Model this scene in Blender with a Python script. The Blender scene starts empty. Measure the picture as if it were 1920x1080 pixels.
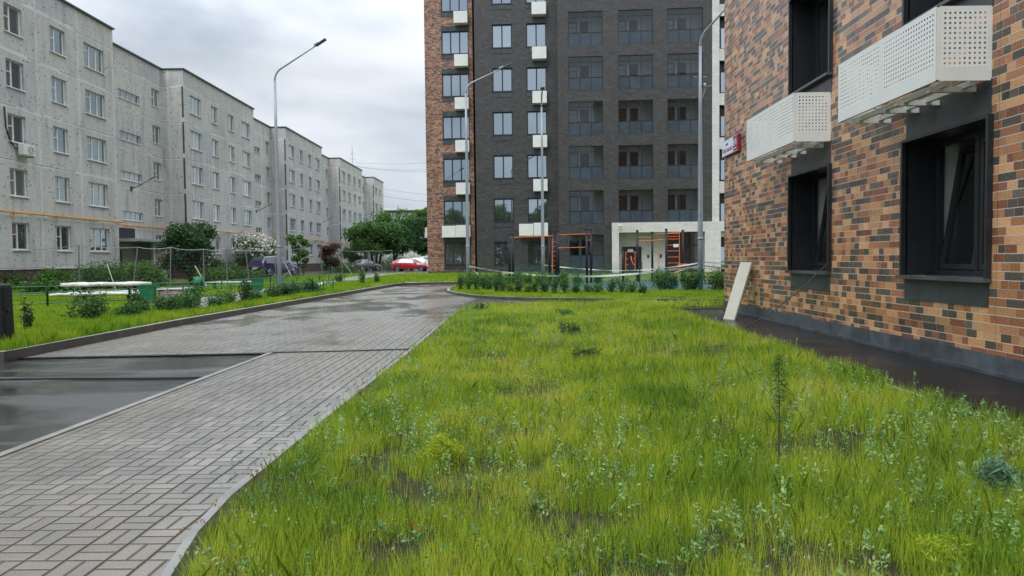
import bpy, bmesh, math, random
import numpy as np
from mathutils import Matrix, Vector
R = math.radians
sc = bpy.context.scene
col = sc.collection

# ------------------------------------------------------------------ camera
cam_d = bpy.data.cameras.new('camera'); cam = bpy.data.objects.new('camera', cam_d); col.objects.link(cam)
cam_d.sensor_width = 36; cam_d.lens = 1335/1920*36
cam_d.clip_start = 0.05; cam_d.clip_end = 3000
cam.matrix_world = (Matrix.Translation((0, 0, 1.5)) @ Matrix.Rotation(0.009433, 4, 'Z')
                    @ Matrix.Rotation(math.pi/2-0.040326, 4, 'X') @ Matrix.Rotation(-0.011, 4, 'Z'))
sc.camera = cam

# ------------------------------------------------------------------ sky, sun, exposure
sc.view_settings.view_transform = 'Standard'
sc.view_settings.look = 'None'
sc.view_settings.exposure = 0.08
sc.view_settings.gamma = 1
SUN_EL, SUN_AZ = R(52), R(200)
w = bpy.data.worlds.new('World'); sc.world = w; w.use_nodes = True
nt = w.node_tree; nt.nodes.clear()
def nn(t, ty, **kw):
    n = t.nodes.new(ty)
    for k, v in kw.items(): setattr(n, k, v)
    return n
out = nn(nt, 'ShaderNodeOutputWorld'); bg = nn(nt, 'ShaderNodeBackground'); bg.inputs[1].default_value = 0.1
sky = nn(nt, 'ShaderNodeTexSky'); sky.sky_type = 'NISHITA'; sky.sun_disc = False
sky.sun_elevation = SUN_EL; sky.sun_rotation = SUN_AZ
tc = nn(nt, 'ShaderNodeTexCoord'); mp = nn(nt, 'ShaderNodeMapping'); mp.inputs['Scale'].default_value = (1, 1, 2.6)
nt.links.new(tc.outputs['Generated'], mp.inputs[0])
n1 = nn(nt, 'ShaderNodeTexNoise'); n1.inputs['Scale'].default_value = 2.3; n1.inputs['Detail'].default_value = 7; n1.inputs['Roughness'].default_value = .5
n1.inputs['Distortion'].default_value = .35
nt.links.new(mp.outputs[0], n1.inputs[0])
cr = nn(nt, 'ShaderNodeValToRGB')
cr.color_ramp.elements[0].position = .36; cr.color_ramp.elements[0].color = (4.3, 5.0, 5.8, 1)
cr.color_ramp.elements[1].position = .64; cr.color_ramp.elements[1].color = (8.9, 9.3, 9.9, 1)
nt.links.new(n1.outputs[0], cr.inputs[0])
sp = nn(nt, 'ShaderNodeSeparateXYZ'); nt.links.new(tc.outputs['Generated'], sp.inputs[0])
mr = nn(nt, 'ShaderNodeMapRange'); mr.inputs[1].default_value = .25; mr.inputs[2].default_value = .9; mr.inputs[3].default_value = 1.0; mr.inputs[4].default_value = 3.7
nt.links.new(sp.outputs[2], mr.inputs[0])
vm = nn(nt, 'ShaderNodeVectorMath', operation='SCALE'); nt.links.new(cr.outputs[0], vm.inputs[0]); nt.links.new(mr.outputs[0], vm.inputs['Scale'])
mx = nn(nt, 'ShaderNodeMix', data_type='RGBA'); mx.inputs[0].default_value = .93
nt.links.new(sky.outputs[0], mx.inputs[6]); nt.links.new(vm.outputs[0], mx.inputs[7])
nt.links.new(mx.outputs[2], bg.inputs[0]); nt.links.new(bg.outputs[0], out.inputs[0])
sd = bpy.data.lights.new('sun', 'SUN'); sd.energy = 1.3; sd.angle = R(25); sd.color = (1, .97, .93)
so = bpy.data.objects.new('sun', sd); col.objects.link(so)
dv = Vector((math.sin(SUN_AZ)*math.cos(SUN_EL), math.cos(SUN_AZ)*math.cos(SUN_EL), math.sin(SUN_EL)))
so.rotation_euler = (-dv).to_track_quat('-Z', 'Y').to_euler(); so.location = (0, 0, 60)

# ------------------------------------------------------------------ node material helper
class G:
    def __init__(s, name):
        s.m = bpy.data.materials.new(name); s.m.use_nodes = True; s.t = s.m.node_tree; s.t.nodes.clear()
        s.out = nn(s.t, 'ShaderNodeOutputMaterial'); s.b = nn(s.t, 'ShaderNodeBsdfPrincipled')
        s.t.links.new(s.b.outputs[0], s.out.inputs[0])
    def put(s, sock, v):
        if hasattr(v, 'is_linked'): s.t.links.new(v, sock)
        elif isinstance(v, tuple) and len(v) == 3 and sock.type == 'RGBA': sock.default_value = (*v, 1)
        else: sock.default_value = v
    def set(s, **kw):
        for k, v in kw.items(): s.put(s.b.inputs[k.replace('_', ' ')], v)
        return s
    def obj(s):
        return nn(s.t, 'ShaderNodeTexCoord').outputs['Object']
    def pos(s): return nn(s.t, 'ShaderNodeNewGeometry').outputs['Position']
    def xyz(s, v):
        n = nn(s.t, 'ShaderNodeSeparateXYZ'); s.put(n.inputs[0], v); return n.outputs
    def vec(s, x=0., y=0., z=0.):
        n = nn(s.t, 'ShaderNodeCombineXYZ')
        for i, a in enumerate((x, y, z)): s.put(n.inputs[i], a)
        return n.outputs[0]
    def m_(s, op, a, b=0., c=0.):
        n = nn(s.t, 'ShaderNodeMath', operation=op)
        for i, v in enumerate((a, b, c)): s.put(n.inputs[i], v)
        return n.outputs[0]
    def noise(s, v, scale, detail=3., rough=.55, dist=0., out=0):
        n = nn(s.t, 'ShaderNodeTexNoise'); s.put(n.inputs['Vector'], v)
        n.inputs['Scale'].default_value = scale; n.inputs['Detail'].default_value = detail
        n.inputs['Roughness'].default_value = rough; n.inputs['Distortion'].default_value = dist
        return n.outputs[out]
    def white(s, v):
        n = nn(s.t, 'ShaderNodeTexWhiteNoise', noise_dimensions='3D'); s.put(n.inputs[0], v); return n.outputs[0]
    def vor(s, v, scale, rnd=1., feat='F1'):
        n = nn(s.t, 'ShaderNodeTexVoronoi', feature=feat); s.put(n.inputs['Vector'], v)
        n.inputs['Scale'].default_value = scale; n.inputs['Randomness'].default_value = rnd; return n.outputs[0]
    def scale(s, v, k):
        n = nn(s.t, 'ShaderNodeMapping'); s.put(n.inputs[0], v); n.inputs['Scale'].default_value = k; return n.outputs[0]
    def ramp(s, f, stops, const=False):
        n = nn(s.t, 'ShaderNodeValToRGB'); s.put(n.inputs[0], f); r = n.color_ramp
        if const: r.interpolation = 'CONSTANT'
        while len(r.elements) < len(stops): r.elements.new(.5)
        for e, (p, c) in zip(r.elements, stops): e.position = p; e.color = (*c, 1) if isinstance(c, tuple) else (c, c, c, 1)
        return n.outputs[0]
    def mix(s, f, a, b, mode='MIX'):
        n = nn(s.t, 'ShaderNodeMix', data_type='RGBA', blend_type=mode)
        s.put(n.inputs[0], f); s.put(n.inputs[6], a); s.put(n.inputs[7], b); return n.outputs[2]
    def mr(s, f, a, b, c, d, smooth=False):
        n = nn(s.t, 'ShaderNodeMapRange')
        if smooth: n.interpolation_type = 'SMOOTHSTEP'
        for i, v in enumerate((f, a, b, c, d)): s.put(n.inputs[i], v)
        return n.outputs[0]
    def bump(s, h, st=.3, d=.01):
        n = nn(s.t, 'ShaderNodeBump'); s.put(n.inputs['Height'], h); n.inputs['Strength'].default_value = st; n.inputs['Distance'].default_value = d
        s.t.links.new(n.outputs[0], s.b.inputs['Normal'])
    def rnd(s): return nn(s.t, 'ShaderNodeObjectInfo').outputs['Random']
    def attr(s, n): return nn(s.t, 'ShaderNodeAttribute', attribute_name=n).outputs['Fac']
    def alpha(s, fac, base=None):
        tr = nn(s.t, 'ShaderNodeBsdfTransparent'); m = nn(s.t, 'ShaderNodeMixShader')
        s.put(m.inputs[0], fac); s.t.links.new(tr.outputs[0], m.inputs[1]); s.t.links.new(base or s.b.outputs[0], m.inputs[2])
        s.t.links.new(m.outputs[0], s.out.inputs[0])

def plain(name, c, rough=.6, metal=0., var=.15, sc_=6., bump=0., spec=.5, coat=0.):
    g = G(name); p = g.pos()
    n = g.noise(p, sc_, 5)
    k = g.mr(n, .3, .7, 1-var, 1+var)
    v = nn(g.t, 'ShaderNodeVectorMath', operation='SCALE'); v.inputs[0].default_value = c; g.put(v.inputs['Scale'], k)
    g.set(Base_Color=v.outputs[0], Roughness=g.mr(n, .3, .7, max(rough-.08, .02), min(rough+.1, 1)), Metallic=metal, Specular_IOR_Level=spec, Coat_Weight=coat, Coat_Roughness=.05)
    if bump: g.bump(n, bump, .01)
    return g.m

def brick_mat(name, rh, bl, stops, mortar, mcol_w=.007, rough=(.3, .5), joint=1.19, jdark=.04, varn=.25):
    g = G(name); x, y, z = g.xyz(g.obj())
    u0 = g.m_('ADD', x, y)
    zr = g.m_('DIVIDE', z, rh); row = g.m_('FLOOR', zr); fz = g.m_('FRACT', zr)
    rr = g.white(g.vec(row, 3.7, 1.1))
    u = g.m_('ADD', g.m_('DIVIDE', u0, bl), g.m_('MULTIPLY', rr, 9.3))
    cell = g.m_('FLOOR', u); fu = g.m_('FRACT', u)
    cut = g.mr(g.white(g.vec(cell, row, 9.)), 0, 1, .36, .66)
    split = g.m_('GREATER_THAN', g.white(g.vec(cell, row, 5.)), .50)
    sub = g.m_('MULTIPLY', g.m_('GREATER_THAN', fu, cut), split)
    idv = g.m_('ADD', cell, g.m_('MULTIPLY', sub, .5))
    wn = g.white(g.vec(idv, row, .3)); wn2 = g.white(g.vec(idv, row, 8.))
    c = g.ramp(wn, stops, True)
    fine = g.noise(g.obj(), 45., 4, .7)
    k = g.m_('MULTIPLY', g.mr(wn2, 0, 1, 1-varn, 1+varn), g.mr(fine, .3, .7, .8, 1.2))
    vs = nn(g.t, 'ShaderNodeVectorMath', operation='SCALE'); g.put(vs.inputs[0], c); g.put(vs.inputs['Scale'], k)
    big = g.noise(g.scale(g.obj(), (.35, .35, .9)), 1.3, 5)
    vs2 = nn(g.t, 'ShaderNodeVectorMath', operation='SCALE'); g.put(vs2.inputs[0], vs.outputs[0]); g.put(vs2.inputs['Scale'], g.mr(big, .3, .7, .88, 1.1))
    # mortar
    du = g.m_('MULTIPLY', g.m_('MINIMUM', fu, g.m_('SUBTRACT', 1., fu)), bl)
    dcut = g.m_('ADD', g.m_('MULTIPLY', g.m_('ABSOLUTE', g.m_('SUBTRACT', fu, cut)), bl), g.m_('SUBTRACT', 1., split))
    dv_ = g.m_('LESS_THAN', g.m_('MINIMUM', du, dcut), .003)
    dz = g.m_('LESS_THAN', g.m_('MULTIPLY', fz, rh), mcol_w)
    mm = g.m_('MAXIMUM', g.m_('MULTIPLY', dv_, .55), dz)
    cc = g.mix(mm, vs2.outputs[0], mortar)
    ju = g.m_('FRACT', g.m_('DIVIDE', g.m_('ADD', u0, .37), joint))
    jm = g.m_('LESS_THAN', ju, .006/joint)
    jz = g.m_('LESS_THAN', g.m_('FRACT', g.m_('DIVIDE', z, rh*5)), .05/5)
    jm = g.m_('MAXIMUM', jm, g.m_('MULTIPLY', jz, .8))
    cc = g.mix(jm, cc, (jdark, jdark, jdark))
    g.set(Base_Color=cc, Roughness=g.mr(fine, .3, .7, *rough), Specular_IOR_Level=.5 if name != 'clinker_tiles' else .6)
    h = g.m_('SUBTRACT', g.m_('ADD', g.m_('MULTIPLY', fine, .15), wn2), g.m_('MULTIPLY', g.m_('MAXIMUM', mm, jm), 1.5))
    g.bump(h, .5, .004)
    return g.m

M = {}
M['brick'] = brick_mat('clinker_tiles', .107, .33,
    [(0, (.52, .285, .14)), (.20, (.35, .15, .07)), (.36, (.085, .068, .057)), (.60, (.25, .095, .05)), (.75, (.46, .225, .105)), (.88, (.12, .088, .068))], (.55, .50, .44), .010, rough=(.16, .34))
M['tower_brick'] = brick_mat('tower_clinker_tiles', .104, .30,
    [(0, (.33, .18, .11)), (.28, (.22, .10, .06)), (.48, (.075, .055, .048)), (.66, (.17, .075, .048)), (.8, (.29, .165, .105))], (.20, .16, .13), rough=(.35, .5))
M['dark_brick'] = brick_mat('dark_grey_tiles', .104, .36,
    [(0, (.044, .042, .041)), (.4, (.034, .033, .033)), (.7, (.054, .051, .049))], (.024, .024, .025), rough=(.4, .6), varn=.22, jdark=.02)
M['white_tile'] = brick_mat('white_portal_tiles', .104, .45,
    [(0, (.60, .58, .55)), (.5, (.57, .555, .53))], (.34, .33, .31), rough=(.3, .45), varn=.06, jdark=.2)
M['slate'] = plain('dark_slate_cladding', (.040, .047, .053), .35, 0, .35, 3., .1)
M['slate2'] = plain('plinth_slate', (.060, .068, .076), .3, 0, .4, 2.2, .1)
M['graphite'] = plain('graphite_metal', (.018, .020, .024), .35, 0, .1, 8.)
M['grey_metal'] = plain('galvanised_metal', (.30, .33, .36), .42, .35, .12, 5.)
M['lamp_paint'] = plain('lamp_grey_paint', (.27, .30, .33), .38, .2, .08, 3.)
M['post_grey'] = plain('dull_grey_post', (.14, .15, .15), .6)
M['lamp_dark'] = plain('lamp_head_dark', (.06, .06, .065), .4)
M['white_panel'] = plain('white_metal_panel', (.66, .67, .64), .4, 0, .05, 2.)
M['cream_board'] = plain('cream_board', (.36, .34, .27), .5, 0, .08, 4.)
M['white_pvc'] = plain('white_pvc', (.68, .68, .67), .35, 0, .06, 3.)
M['orange'] = plain('orange_paint', (.68, .15, .045), .4, 0, .1)
M['black_post'] = plain('black_painted_post', (.012, .013, .017), .5, 0, .15, 6., 0, .3)
M['green_paint'] = plain('green_paint', (.012, .14, .055), .45, 0, .25, 9.)
M['green_wire'] = plain('green_wire', (.008, .09, .05), .45)
M['log'] = plain('weathered_log', (.52, .51, .48), .7, 0, .35, 7., .3)
M['dark_wood'] = plain('dark_wood', (.07, .05, .04), .7, 0, .3, 9.)
M['yellow_wood'] = plain('yellow_wood', (.48, .30, .12), .5, 0, .2, 9.)
M['bark'] = plain('bark', (.07, .055, .045), .85, 0, .4, 12., .5)
M['white_trunk'] = plain('limewashed_trunk', (.5, .5, .48), .8)
M['gas'] = plain('yellow_gas_pipe', (.62, .30, .055), .45, 0, .12, 1.5)
M['black'] = plain('black_rubber', (.012, .012, .013), .5)
M['roofedge'] = plain('dark_roof_edge', (.03, .032, .045), .4)
M['concrete'] = plain('wet_concrete', (.20, .195, .18), .4, 0, .25, 3., .2)
g = G('wet_kerb_sky_sheen'); nz = g.xyz(nn(g.t, 'ShaderNodeNewGeometry').outputs['True Normal'])[2]; up = g.m_('GREATER_THAN', g.m_('ABSOLUTE', nz), .5)
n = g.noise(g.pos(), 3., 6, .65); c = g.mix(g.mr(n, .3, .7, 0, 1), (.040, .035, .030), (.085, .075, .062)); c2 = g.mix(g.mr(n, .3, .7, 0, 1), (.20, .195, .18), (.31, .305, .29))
g.set(Base_Color=g.mix(up, c, c2), Roughness=.35); g.bump(n, .3, .006); M['kerb'] = g.m  # upward faces paler: sky sheen painted into the colour; sides dark with wet
M['kerb_light'] = plain('pale_kerb_concrete', (.22, .22, .21), .35, 0, .22, 2., .2)
M['plinth_red'] = brick_mat('dark_red_plinth', .075, .25, [(0, (.10, .045, .04)), (.5, (.08, .035, .032))], (.12, .1, .09), rough=(.6, .8))
M['render_grey'] = plain('grey_render', (.36, .355, .345), .8, 0, .2, 1.5)
M['pink_block'] = brick_mat('pierced_pink_blocks', .2, .2, [(0, (.36, .27, .24)), (.45, (.33, .25, .22)), (.75, (.09, .05, .05))], (.3, .24, .22), rough=(.6, .8))
M['tape'] = plain('white_barrier_tape', (.72, .72, .72), .5, 0, .05)
M['tyre'] = plain('tyre', (.015, .015, .016), .7)
M['rim'] = plain('alloy_rim', (.45, .45, .47), .3, .8)
M['red_sign'] = plain('dark_red_sign', (.21, .012, .035), .35)
M['sign_white'] = plain('sign_white', (.66, .70, .80), .35, 0, .03)
M['paper'] = plain('white_paper', (.7, .7, .72), .5)
M['balcony_panel'] = plain('blue_grey_balcony_panel', (.040, .056, .075), .25, 0, .15, 1.)
M['interior'] = plain('pale_plaster', (.60, .61, .59), .8, 0, .06)
M['curtain'] = plain('grey_curtain', (.34, .35, .34), .9, 0, .15, 9.)
M['room'] = plain('room_plaster', (.62, .61, .57), .8, 0, .06)
M['green_sheet'] = plain('faded_green_sheet', (.16, .30, .27), .6)
M['far_wall'] = plain('far_pale_wall', (.46, .46, .43), .8)
M['tail'] = plain('red_lamp_glass', (.30, .01, .012), .15)
M['headlight'] = plain('clear_lamp_glass', (.6, .62, .65), .1)

def car_paint(name, c): return plain(name, c, .18, 0, .03, 2., 0, .5, 1.)

def glass_opaque(name, tint, f0, dark):
    """double glazing seen from outside: dark room or curtain behind a reflecting pane"""
    g = G(name); r = g.rnd()
    x, y, z = g.xyz(g.obj())
    cur = g.ramp(g.m_('FRACT', g.m_('MULTIPLY', r, 7.13)), [(0, dark), (.45, tuple(min(1, a*1.7) for a in dark)), (.6, (.17, .17, .165)), (.8, tuple(a*1.2 for a in dark)), (.9, (.27, .265, .25))], True)
    fold = g.m_('MULTIPLY', g.noise(g.vec(g.m_('MULTIPLY', x, 14.), r, 0.), 1.5, 2), .8)
    cur = g.mix(fold, cur, (.015, .015, .017))
    g.set(Base_Color=cur, Roughness=.7)
    gl = nn(g.t, 'ShaderNodeBsdfGlossy'); gl.inputs['Roughness'].default_value = .02; g.put(gl.inputs[0], tint)
    wob = g.noise(g.pos(), 1.1, 1); bn = nn(g.t, 'ShaderNodeBump'); g.put(bn.inputs['Height'], wob); bn.inputs['Strength'].default_value = .05; bn.inputs['Distance'].default_value = .03
    g.t.links.new(bn.outputs[0], gl.inputs['Normal'])
    fr = nn(g.t, 'ShaderNodeFresnel'); fr.inputs[0].default_value = 1.5
    fac = g.m_('MINIMUM', g.m_('ADD', g.m_('MULTIPLY', fr.outputs[0], 1.2), f0), 1.)
    m = nn(g.t, 'ShaderNodeMixShader'); g.put(m.inputs[0], fac); g.t.links.new(g.b.outputs[0], m.inputs[1]); g.t.links.new(gl.outputs[0], m.inputs[2])
    g.t.links.new(m.outputs[0], g.out.inputs[0])
    return g.m
M['pane_old'] = glass_opaque('old_window_glass', (.80, .92, .93), .24, (.045, .047, .05))
M['pane_tower'] = glass_opaque('coated_window_glass', (.72, .84, .94), .46, (.02, .022, .026))
def glass_clear(name, tint, k, fk=1.3):
    g = G(name); gl = nn(g.t, 'ShaderNodeBsdfGlossy'); gl.inputs['Roughness'].default_value = .02; g.put(gl.inputs[0], (.9, .95, 1.))
    tr = nn(g.t, 'ShaderNodeBsdfTransparent'); g.put(tr.inputs[0], tint)
    fr = nn(g.t, 'ShaderNodeFresnel'); fr.inputs[0].default_value = 1.5
    m = nn(g.t, 'ShaderNodeMixShader'); g.put(m.inputs[0], g.m_('MULTIPLY_ADD', fr.outputs[0], fk, k))
    g.t.links.new(tr.outputs[0], m.inputs[1]); g.t.links.new(gl.outputs[0], m.inputs[2]); g.t.links.new(m.outputs[0], g.out.inputs[0]); return g.m
M['glass_clear'] = glass_clear('clear_glass', (.66, .72, .77), .025, .8)
M['glass_car'] = plain('car_glass', (.02, .025, .03), .05, 0, .05, 3., 0, .8, 1.)

M['glass_near'] = glass_clear('near_window_glass', (.80, .84, .83), .10)
# perforated white sheet
g = G('perforated_white_sheet'); x, y, z = g.xyz(g.obj())
def holes(g, a, b, pitch, size):
    fa = g.m_('ABSOLUTE', g.m_('SUBTRACT', g.m_('FRACT', g.m_('DIVIDE', a, pitch)), .5)); fb = g.m_('ABSOLUTE', g.m_('SUBTRACT', g.m_('FRACT', g.m_('DIVIDE', b, pitch)), .5))
    return g.m_('GREATER_THAN', g.m_('MAXIMUM', fa, fb), size/2)
u = g.m_('ADD', x, y)
hm = holes(g, u, z, .0605, .42)
g.set(Base_Color=(.70, .72, .69), Roughness=.4)
g.alpha(hm)
M['perforated'] = g.m
def wire_mat(name, c, px, pz, wx):
    g = G(name); x, y, z = g.xyz(g.obj())
    a = g.m_('GREATER_THAN', g.m_('MAXIMUM', g.m_('ABSOLUTE', g.m_('SUBTRACT', g.m_('FRACT', g.m_('DIVIDE', x, px)), .5)), 0), .5-wx/px/2)
    b = g.m_('GREATER_THAN', g.m_('ABSOLUTE', g.m_('SUBTRACT', g.m_('FRACT', g.m_('DIVIDE', z, pz)), .5)), .5-wx/pz/2)
    g.set(Base_Color=c, Roughness=.5); g.alpha(g.m_('MAXIMUM', a, b)); return g.m
M['mesh_grey'] = wire_mat('grey_wire_mesh', (.16, .17, .17), .08, .2, .0035)
M['mesh_green'] = wire_mat('green_wire_mesh', (.01, .10, .07), .055, .2, .006)

# old panel building wall
g = G('old_panel_wall'); o = g.obj(); x, y, z = g.xyz(o); uu = g.m_('ADD', x, g.m_('MULTIPLY', y, 1.0))
ph = 2.79
zr = g.m_('DIVIDE', g.m_('SUBTRACT', z, 1.28), ph); row = g.m_('FLOOR', zr); fz = g.m_('FRACT', zr)
pr = g.m_('DIVIDE', g.m_('SUBTRACT', uu, 31.5), 3.66); pc = g.m_('FLOOR', pr); fp = g.m_('FRACT', pr)
tint = g.white(g.vec(pc, row, 2.))
base = g.ramp(tint, [(0, (.47, .49, .52)), (.3, (.58, .575, .545)), (.6, (.54, .515, .465)), (.85, (.62, .61, .58))], False)
blot = g.noise(g.scale(o, (.5, .5, .8)), 1.0, 6, .6)
fm2 = g.noise(o, 7., 5, .7); base = g.mix(g.mr(fm2, .38, .60, .0, .55), base, (.27, .272, .27))
base = g.mix(g.mr(g.noise(o, 16., 3, .7), .5, .7, 0, .5), base, (.72, .72, .69))
base = g.mix(g.mr(blot, .35, .65, 0, .55), base, (.60, .59, .56))
stain = g.noise(g.scale(o, (1.6, 1.6, .22)), 1.2, 6, .65)
base = g.mix(g.mr(stain, .50, .72, 0, .6), base, (.235, .215, .18))
# pale smeared seams
wv = g.m_('MULTIPLY', g.m_('SUBTRACT', g.noise(o, 1.7, 3), .5), .09)
sz = g.m_('ABSOLUTE', g.m_('SUBTRACT', g.m_('ADD', fz, wv), .5)); sz = g.mr(sz, .462, .482, 0, 1, True)
su = g.m_('ABSOLUTE', g.m_('SUBTRACT', g.m_('ADD', fp, g.m_('MULTIPLY', wv, .6)), .5)); su = g.mr(su, .465, .48, 0, .7, True)
seam = g.m_('MAXIMUM', sz, su)
# ribbing
rib = g.m_('ABSOLUTE', g.m_('SUBTRACT', g.m_('FRACT', g.m_('DIVIDE', z, .05)), .5))
base = g.mix(g.m_('MULTIPLY', g.mr(rib, .28, .5, 0, .5), g.m_('SUBTRACT', 1., seam)), base, (.15, .148, .142))
base = g.mix(g.m_('MULTIPLY', g.m_('MULTIPLY', seam, .7), g.mr(g.noise(o, 2.2, 4), .35, .6, .2, 1)), base, (.66, .655, .62))
crk = g.m_('LESS_THAN', g.m_('ABSOLUTE', g.m_('SUBTRACT', g.m_('ADD', fz, g.m_('MULTIPLY', wv, .6)), .016)), .0065)
crk = g.m_('MULTIPLY', crk, g.m_('GREATER_THAN', g.noise(o, .35, 2), .47))
base = g.mix(g.m_('MULTIPLY', crk, .8), base, (.07, .065, .06))
dots = g.vor(g.vec(g.m_('DIVIDE', uu, 1.25), 0., g.m_('MULTIPLY', z, 1.0)), 3.9, .9)
dm = g.m_('MULTIPLY', g.mr(dots, .14, .20, 1, 0), g.m_('SUBTRACT', 1., g.m_('MULTIPLY', seam, .8)))
base = g.mix(g.m_('MULTIPLY', dm, .85), base, (.06, .058, .058))
g.set(Base_Color=base, Roughness=.85, Specular_IOR_Level=.3)
g.bump(g.m_('SUBTRACT', g.m_('ADD', g.m_('MULTIPLY', blot, .6), seam), g.m_('ADD', dm, g.m_('MULTIPLY', crk, 2.))), .5, .012)
M['old_wall'] = g.m

# wet pavers: basket weave of 20x10 blocks
def paver_mat(name, wet=1.):
    g = G(name); p = g.pos(); x, y, z = g.xyz(p)
    wj = g.m_('MULTIPLY', g.m_('SUBTRACT', g.noise(p, 1.3, 2), .5), .03)
    x = g.m_('ADD', g.m_('ADD', x, .03), wj); y = g.m_('ADD', y, g.m_('MULTIPLY', wj, .7))
    B = .2075
    bx = g.m_('DIVIDE', x, B); by = g.m_('DIVIDE', y, B); cx = g.m_('FLOOR', bx); cy = g.m_('FLOOR', by); fx = g.m_('FRACT', bx); fy = g.m_('FRACT', by)
    par = g.m_('FLOORED_MODULO', g.m_('ADD', cx, cy), 2.)
    t = g.m_('ADD', g.m_('MULTIPLY', par, fx), g.m_('MULTIPLY', g.m_('SUBTRACT', 1., par), fy))
    half = g.m_('GREATER_THAN', t, .5)
    dmid = g.m_('ABSOLUTE', g.m_('SUBTRACT', t, .5))
    de = g.m_('MINIMUM', g.m_('MINIMUM', fx, g.m_('SUBTRACT', 1., fx)), g.m_('MINIMUM', fy, g.m_('SUBTRACT', 1., fy)))
    d = g.m_('MULTIPLY', g.m_('MINIMUM', dmid, de), B)
    ex = g.m_('MULTIPLY', g.m_('MINIMUM', fx, g.m_('SUBTRACT', 1., fx)), B)
    joint = g.m_('MAXIMUM', g.mr(d, .0028, .0062, 1, 0), g.mr(ex, .0042, .0085, 1, 0))
    bev = g.mr(d, .004, .014, 0, 1, True)
    idn = g.white(g.vec(cx, cy, g.m_('ADD', half, 1.)))
    fine = g.noise(p, 160., 3, .7); med = g.noise(p, 1.1, 6, .6); warm = g.noise(g.scale(p, (1, .5, 1)), .45, 4)
    big = g.noise(g.scale(p, (.9, .55, 1)), .5, 5, .6, .3)
    c = g.ramp(idn, [(0, (.165, .155, .138)), (.5, (.23, .215, .192)), (1, (.30, .28, .25))])
    c = g.mix(g.mr(warm, .42, .62, 0, .8), c, (.205, .168, .118))
    c = g.mix(g.mr(med, .38, .62, .5, 0), c, (.09, .086, .08))
    c = g.mix(g.mr(g.noise(p, 4., 5, .7), .5, .7, 0, .35), c, (.10, .10, .075))
    c = g.mix(g.mr(fine, .35, .65, .16, 0), c, (.07, .068, .064))
    c = g.mix(g.m_('MULTIPLY', joint, .92), c, (.030, .027, .022))
    far = g.mr(y, 9., 19., 0, 1, True)
    thr = g.mr(far, 0, 1, .66, .50)
    wetm = g.mr(g.m_('SUBTRACT', big, thr), -.05, .07, 0, 1, True)
    ro = g.m_('ADD', g.mr(wetm, 0, 1, g.mr(far, 0, 1, .26, .31), .05), g.m_('MULTIPLY', g.mr(fine, .3, .7, -.05, .08), 1.))
    c = g.mix(g.m_('MULTIPLY', wetm, .3), c, (.09, .083, .07))
    g.set(Base_Color=c, Roughness=g.m_('MAXIMUM', g.m_('MAXIMUM', ro, .04), g.m_('MULTIPLY', joint, .8)), Specular_IOR_Level=g.mr(joint, 0, 1, .8, .05))
    hgt = g.m_('ADD', g.m_('ADD', bev, g.m_('MULTIPLY', fine, .06)), g.m_('MULTIPLY', idn, .25))
    g.bump(g.m_('MULTIPLY', hgt, g.mr(wetm, 0, 1, 1, .25)), .9, .006)
    return g.m
M['pavers'] = paver_mat('wet_pavers')
def asphalt(name, c0=.03, sp_=.6, r0=.30):
    g = G(name); p = g.pos()
    fine = g.noise(p, 220., 3, .7); wet = g.noise(g.scale(p, (.35, 1., 1)), .9, 6, .6, .4)
    wm = g.mr(wet, .40, .60, 0, 1, True)
    c = g.mix(g.mr(fine, .3, .7, 0, 1), (c0*.7,)*3, (c0*1.5, c0*1.5, c0*1.45))
    ms = g.noise(g.scale(p, (.8, 1.3, 1)), .8, 5); c = g.mix(g.mr(ms, .62, .72, 0, .6), c, (.045, .06, .02))
    g.set(Base_Color=c, Roughness=g.mr(wm, 0, 1, r0, .08), Specular_IOR_Level=sp_)
    agg = g.vor(p, 95., 1.); ripple = g.noise(g.scale(p, (.6, 2.5, 1)), 3., 4, .6)
    g.bump(g.m_('ADD', g.m_('MULTIPLY', g.m_('ADD', g.m_('MULTIPLY', agg, 1.2), fine), g.mr(wm, 0, 1, 1, .12)), g.m_('MULTIPLY', ripple, 1.2)), .45, .005)
    return g.m
M['asphalt'] = asphalt('wet_asphalt', .030, .75)
M['apron'] = asphalt('wet_apron_asphalt', .011, .12, .25)
M['path'] = plain('wet_path_paving', (.20, .195, .185), .3, 0, .25, 1.5, .2)
M['rubber_ground'] = plain('teal_rubber_ground', (.055, .105, .10), .45, 0, .3, 1.3, .1)
g = G('lawn_soil'); p = g.pos(); n = g.noise(p, 1.2, 6, .65); n2 = g.noise(p, 30., 4, .7)
c = g.ramp(n, [(.35, (.034, .027, .020)), (.5, (.030, .034, .013)), (.65, (.045, .065, .012))])
c = g.mix(g.mr(n2, .3, .7, 0, .5), c, (.065, .05, .036))
g.set(Base_Color=c, Roughness=.9, Specular_IOR_Level=.15); g.bump(n2, .8, .02); M['soil'] = g.m
g = G('far_ground'); p = g.pos(); n = g.noise(p, .6, 6, .65); n2 = g.noise(p, 14., 5, .7)
c = g.ramp(n, [(.35, (.07, .115, .014)), (.65, (.12, .185, .022))]); c = g.mix(g.mr(n2, .35, .65, .0, .55), c, (.05, .085, .012))
g.set(Base_Color=c, Roughness=.85); g.bump(n2, 1., .04); M['turf'] = g.m

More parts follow.
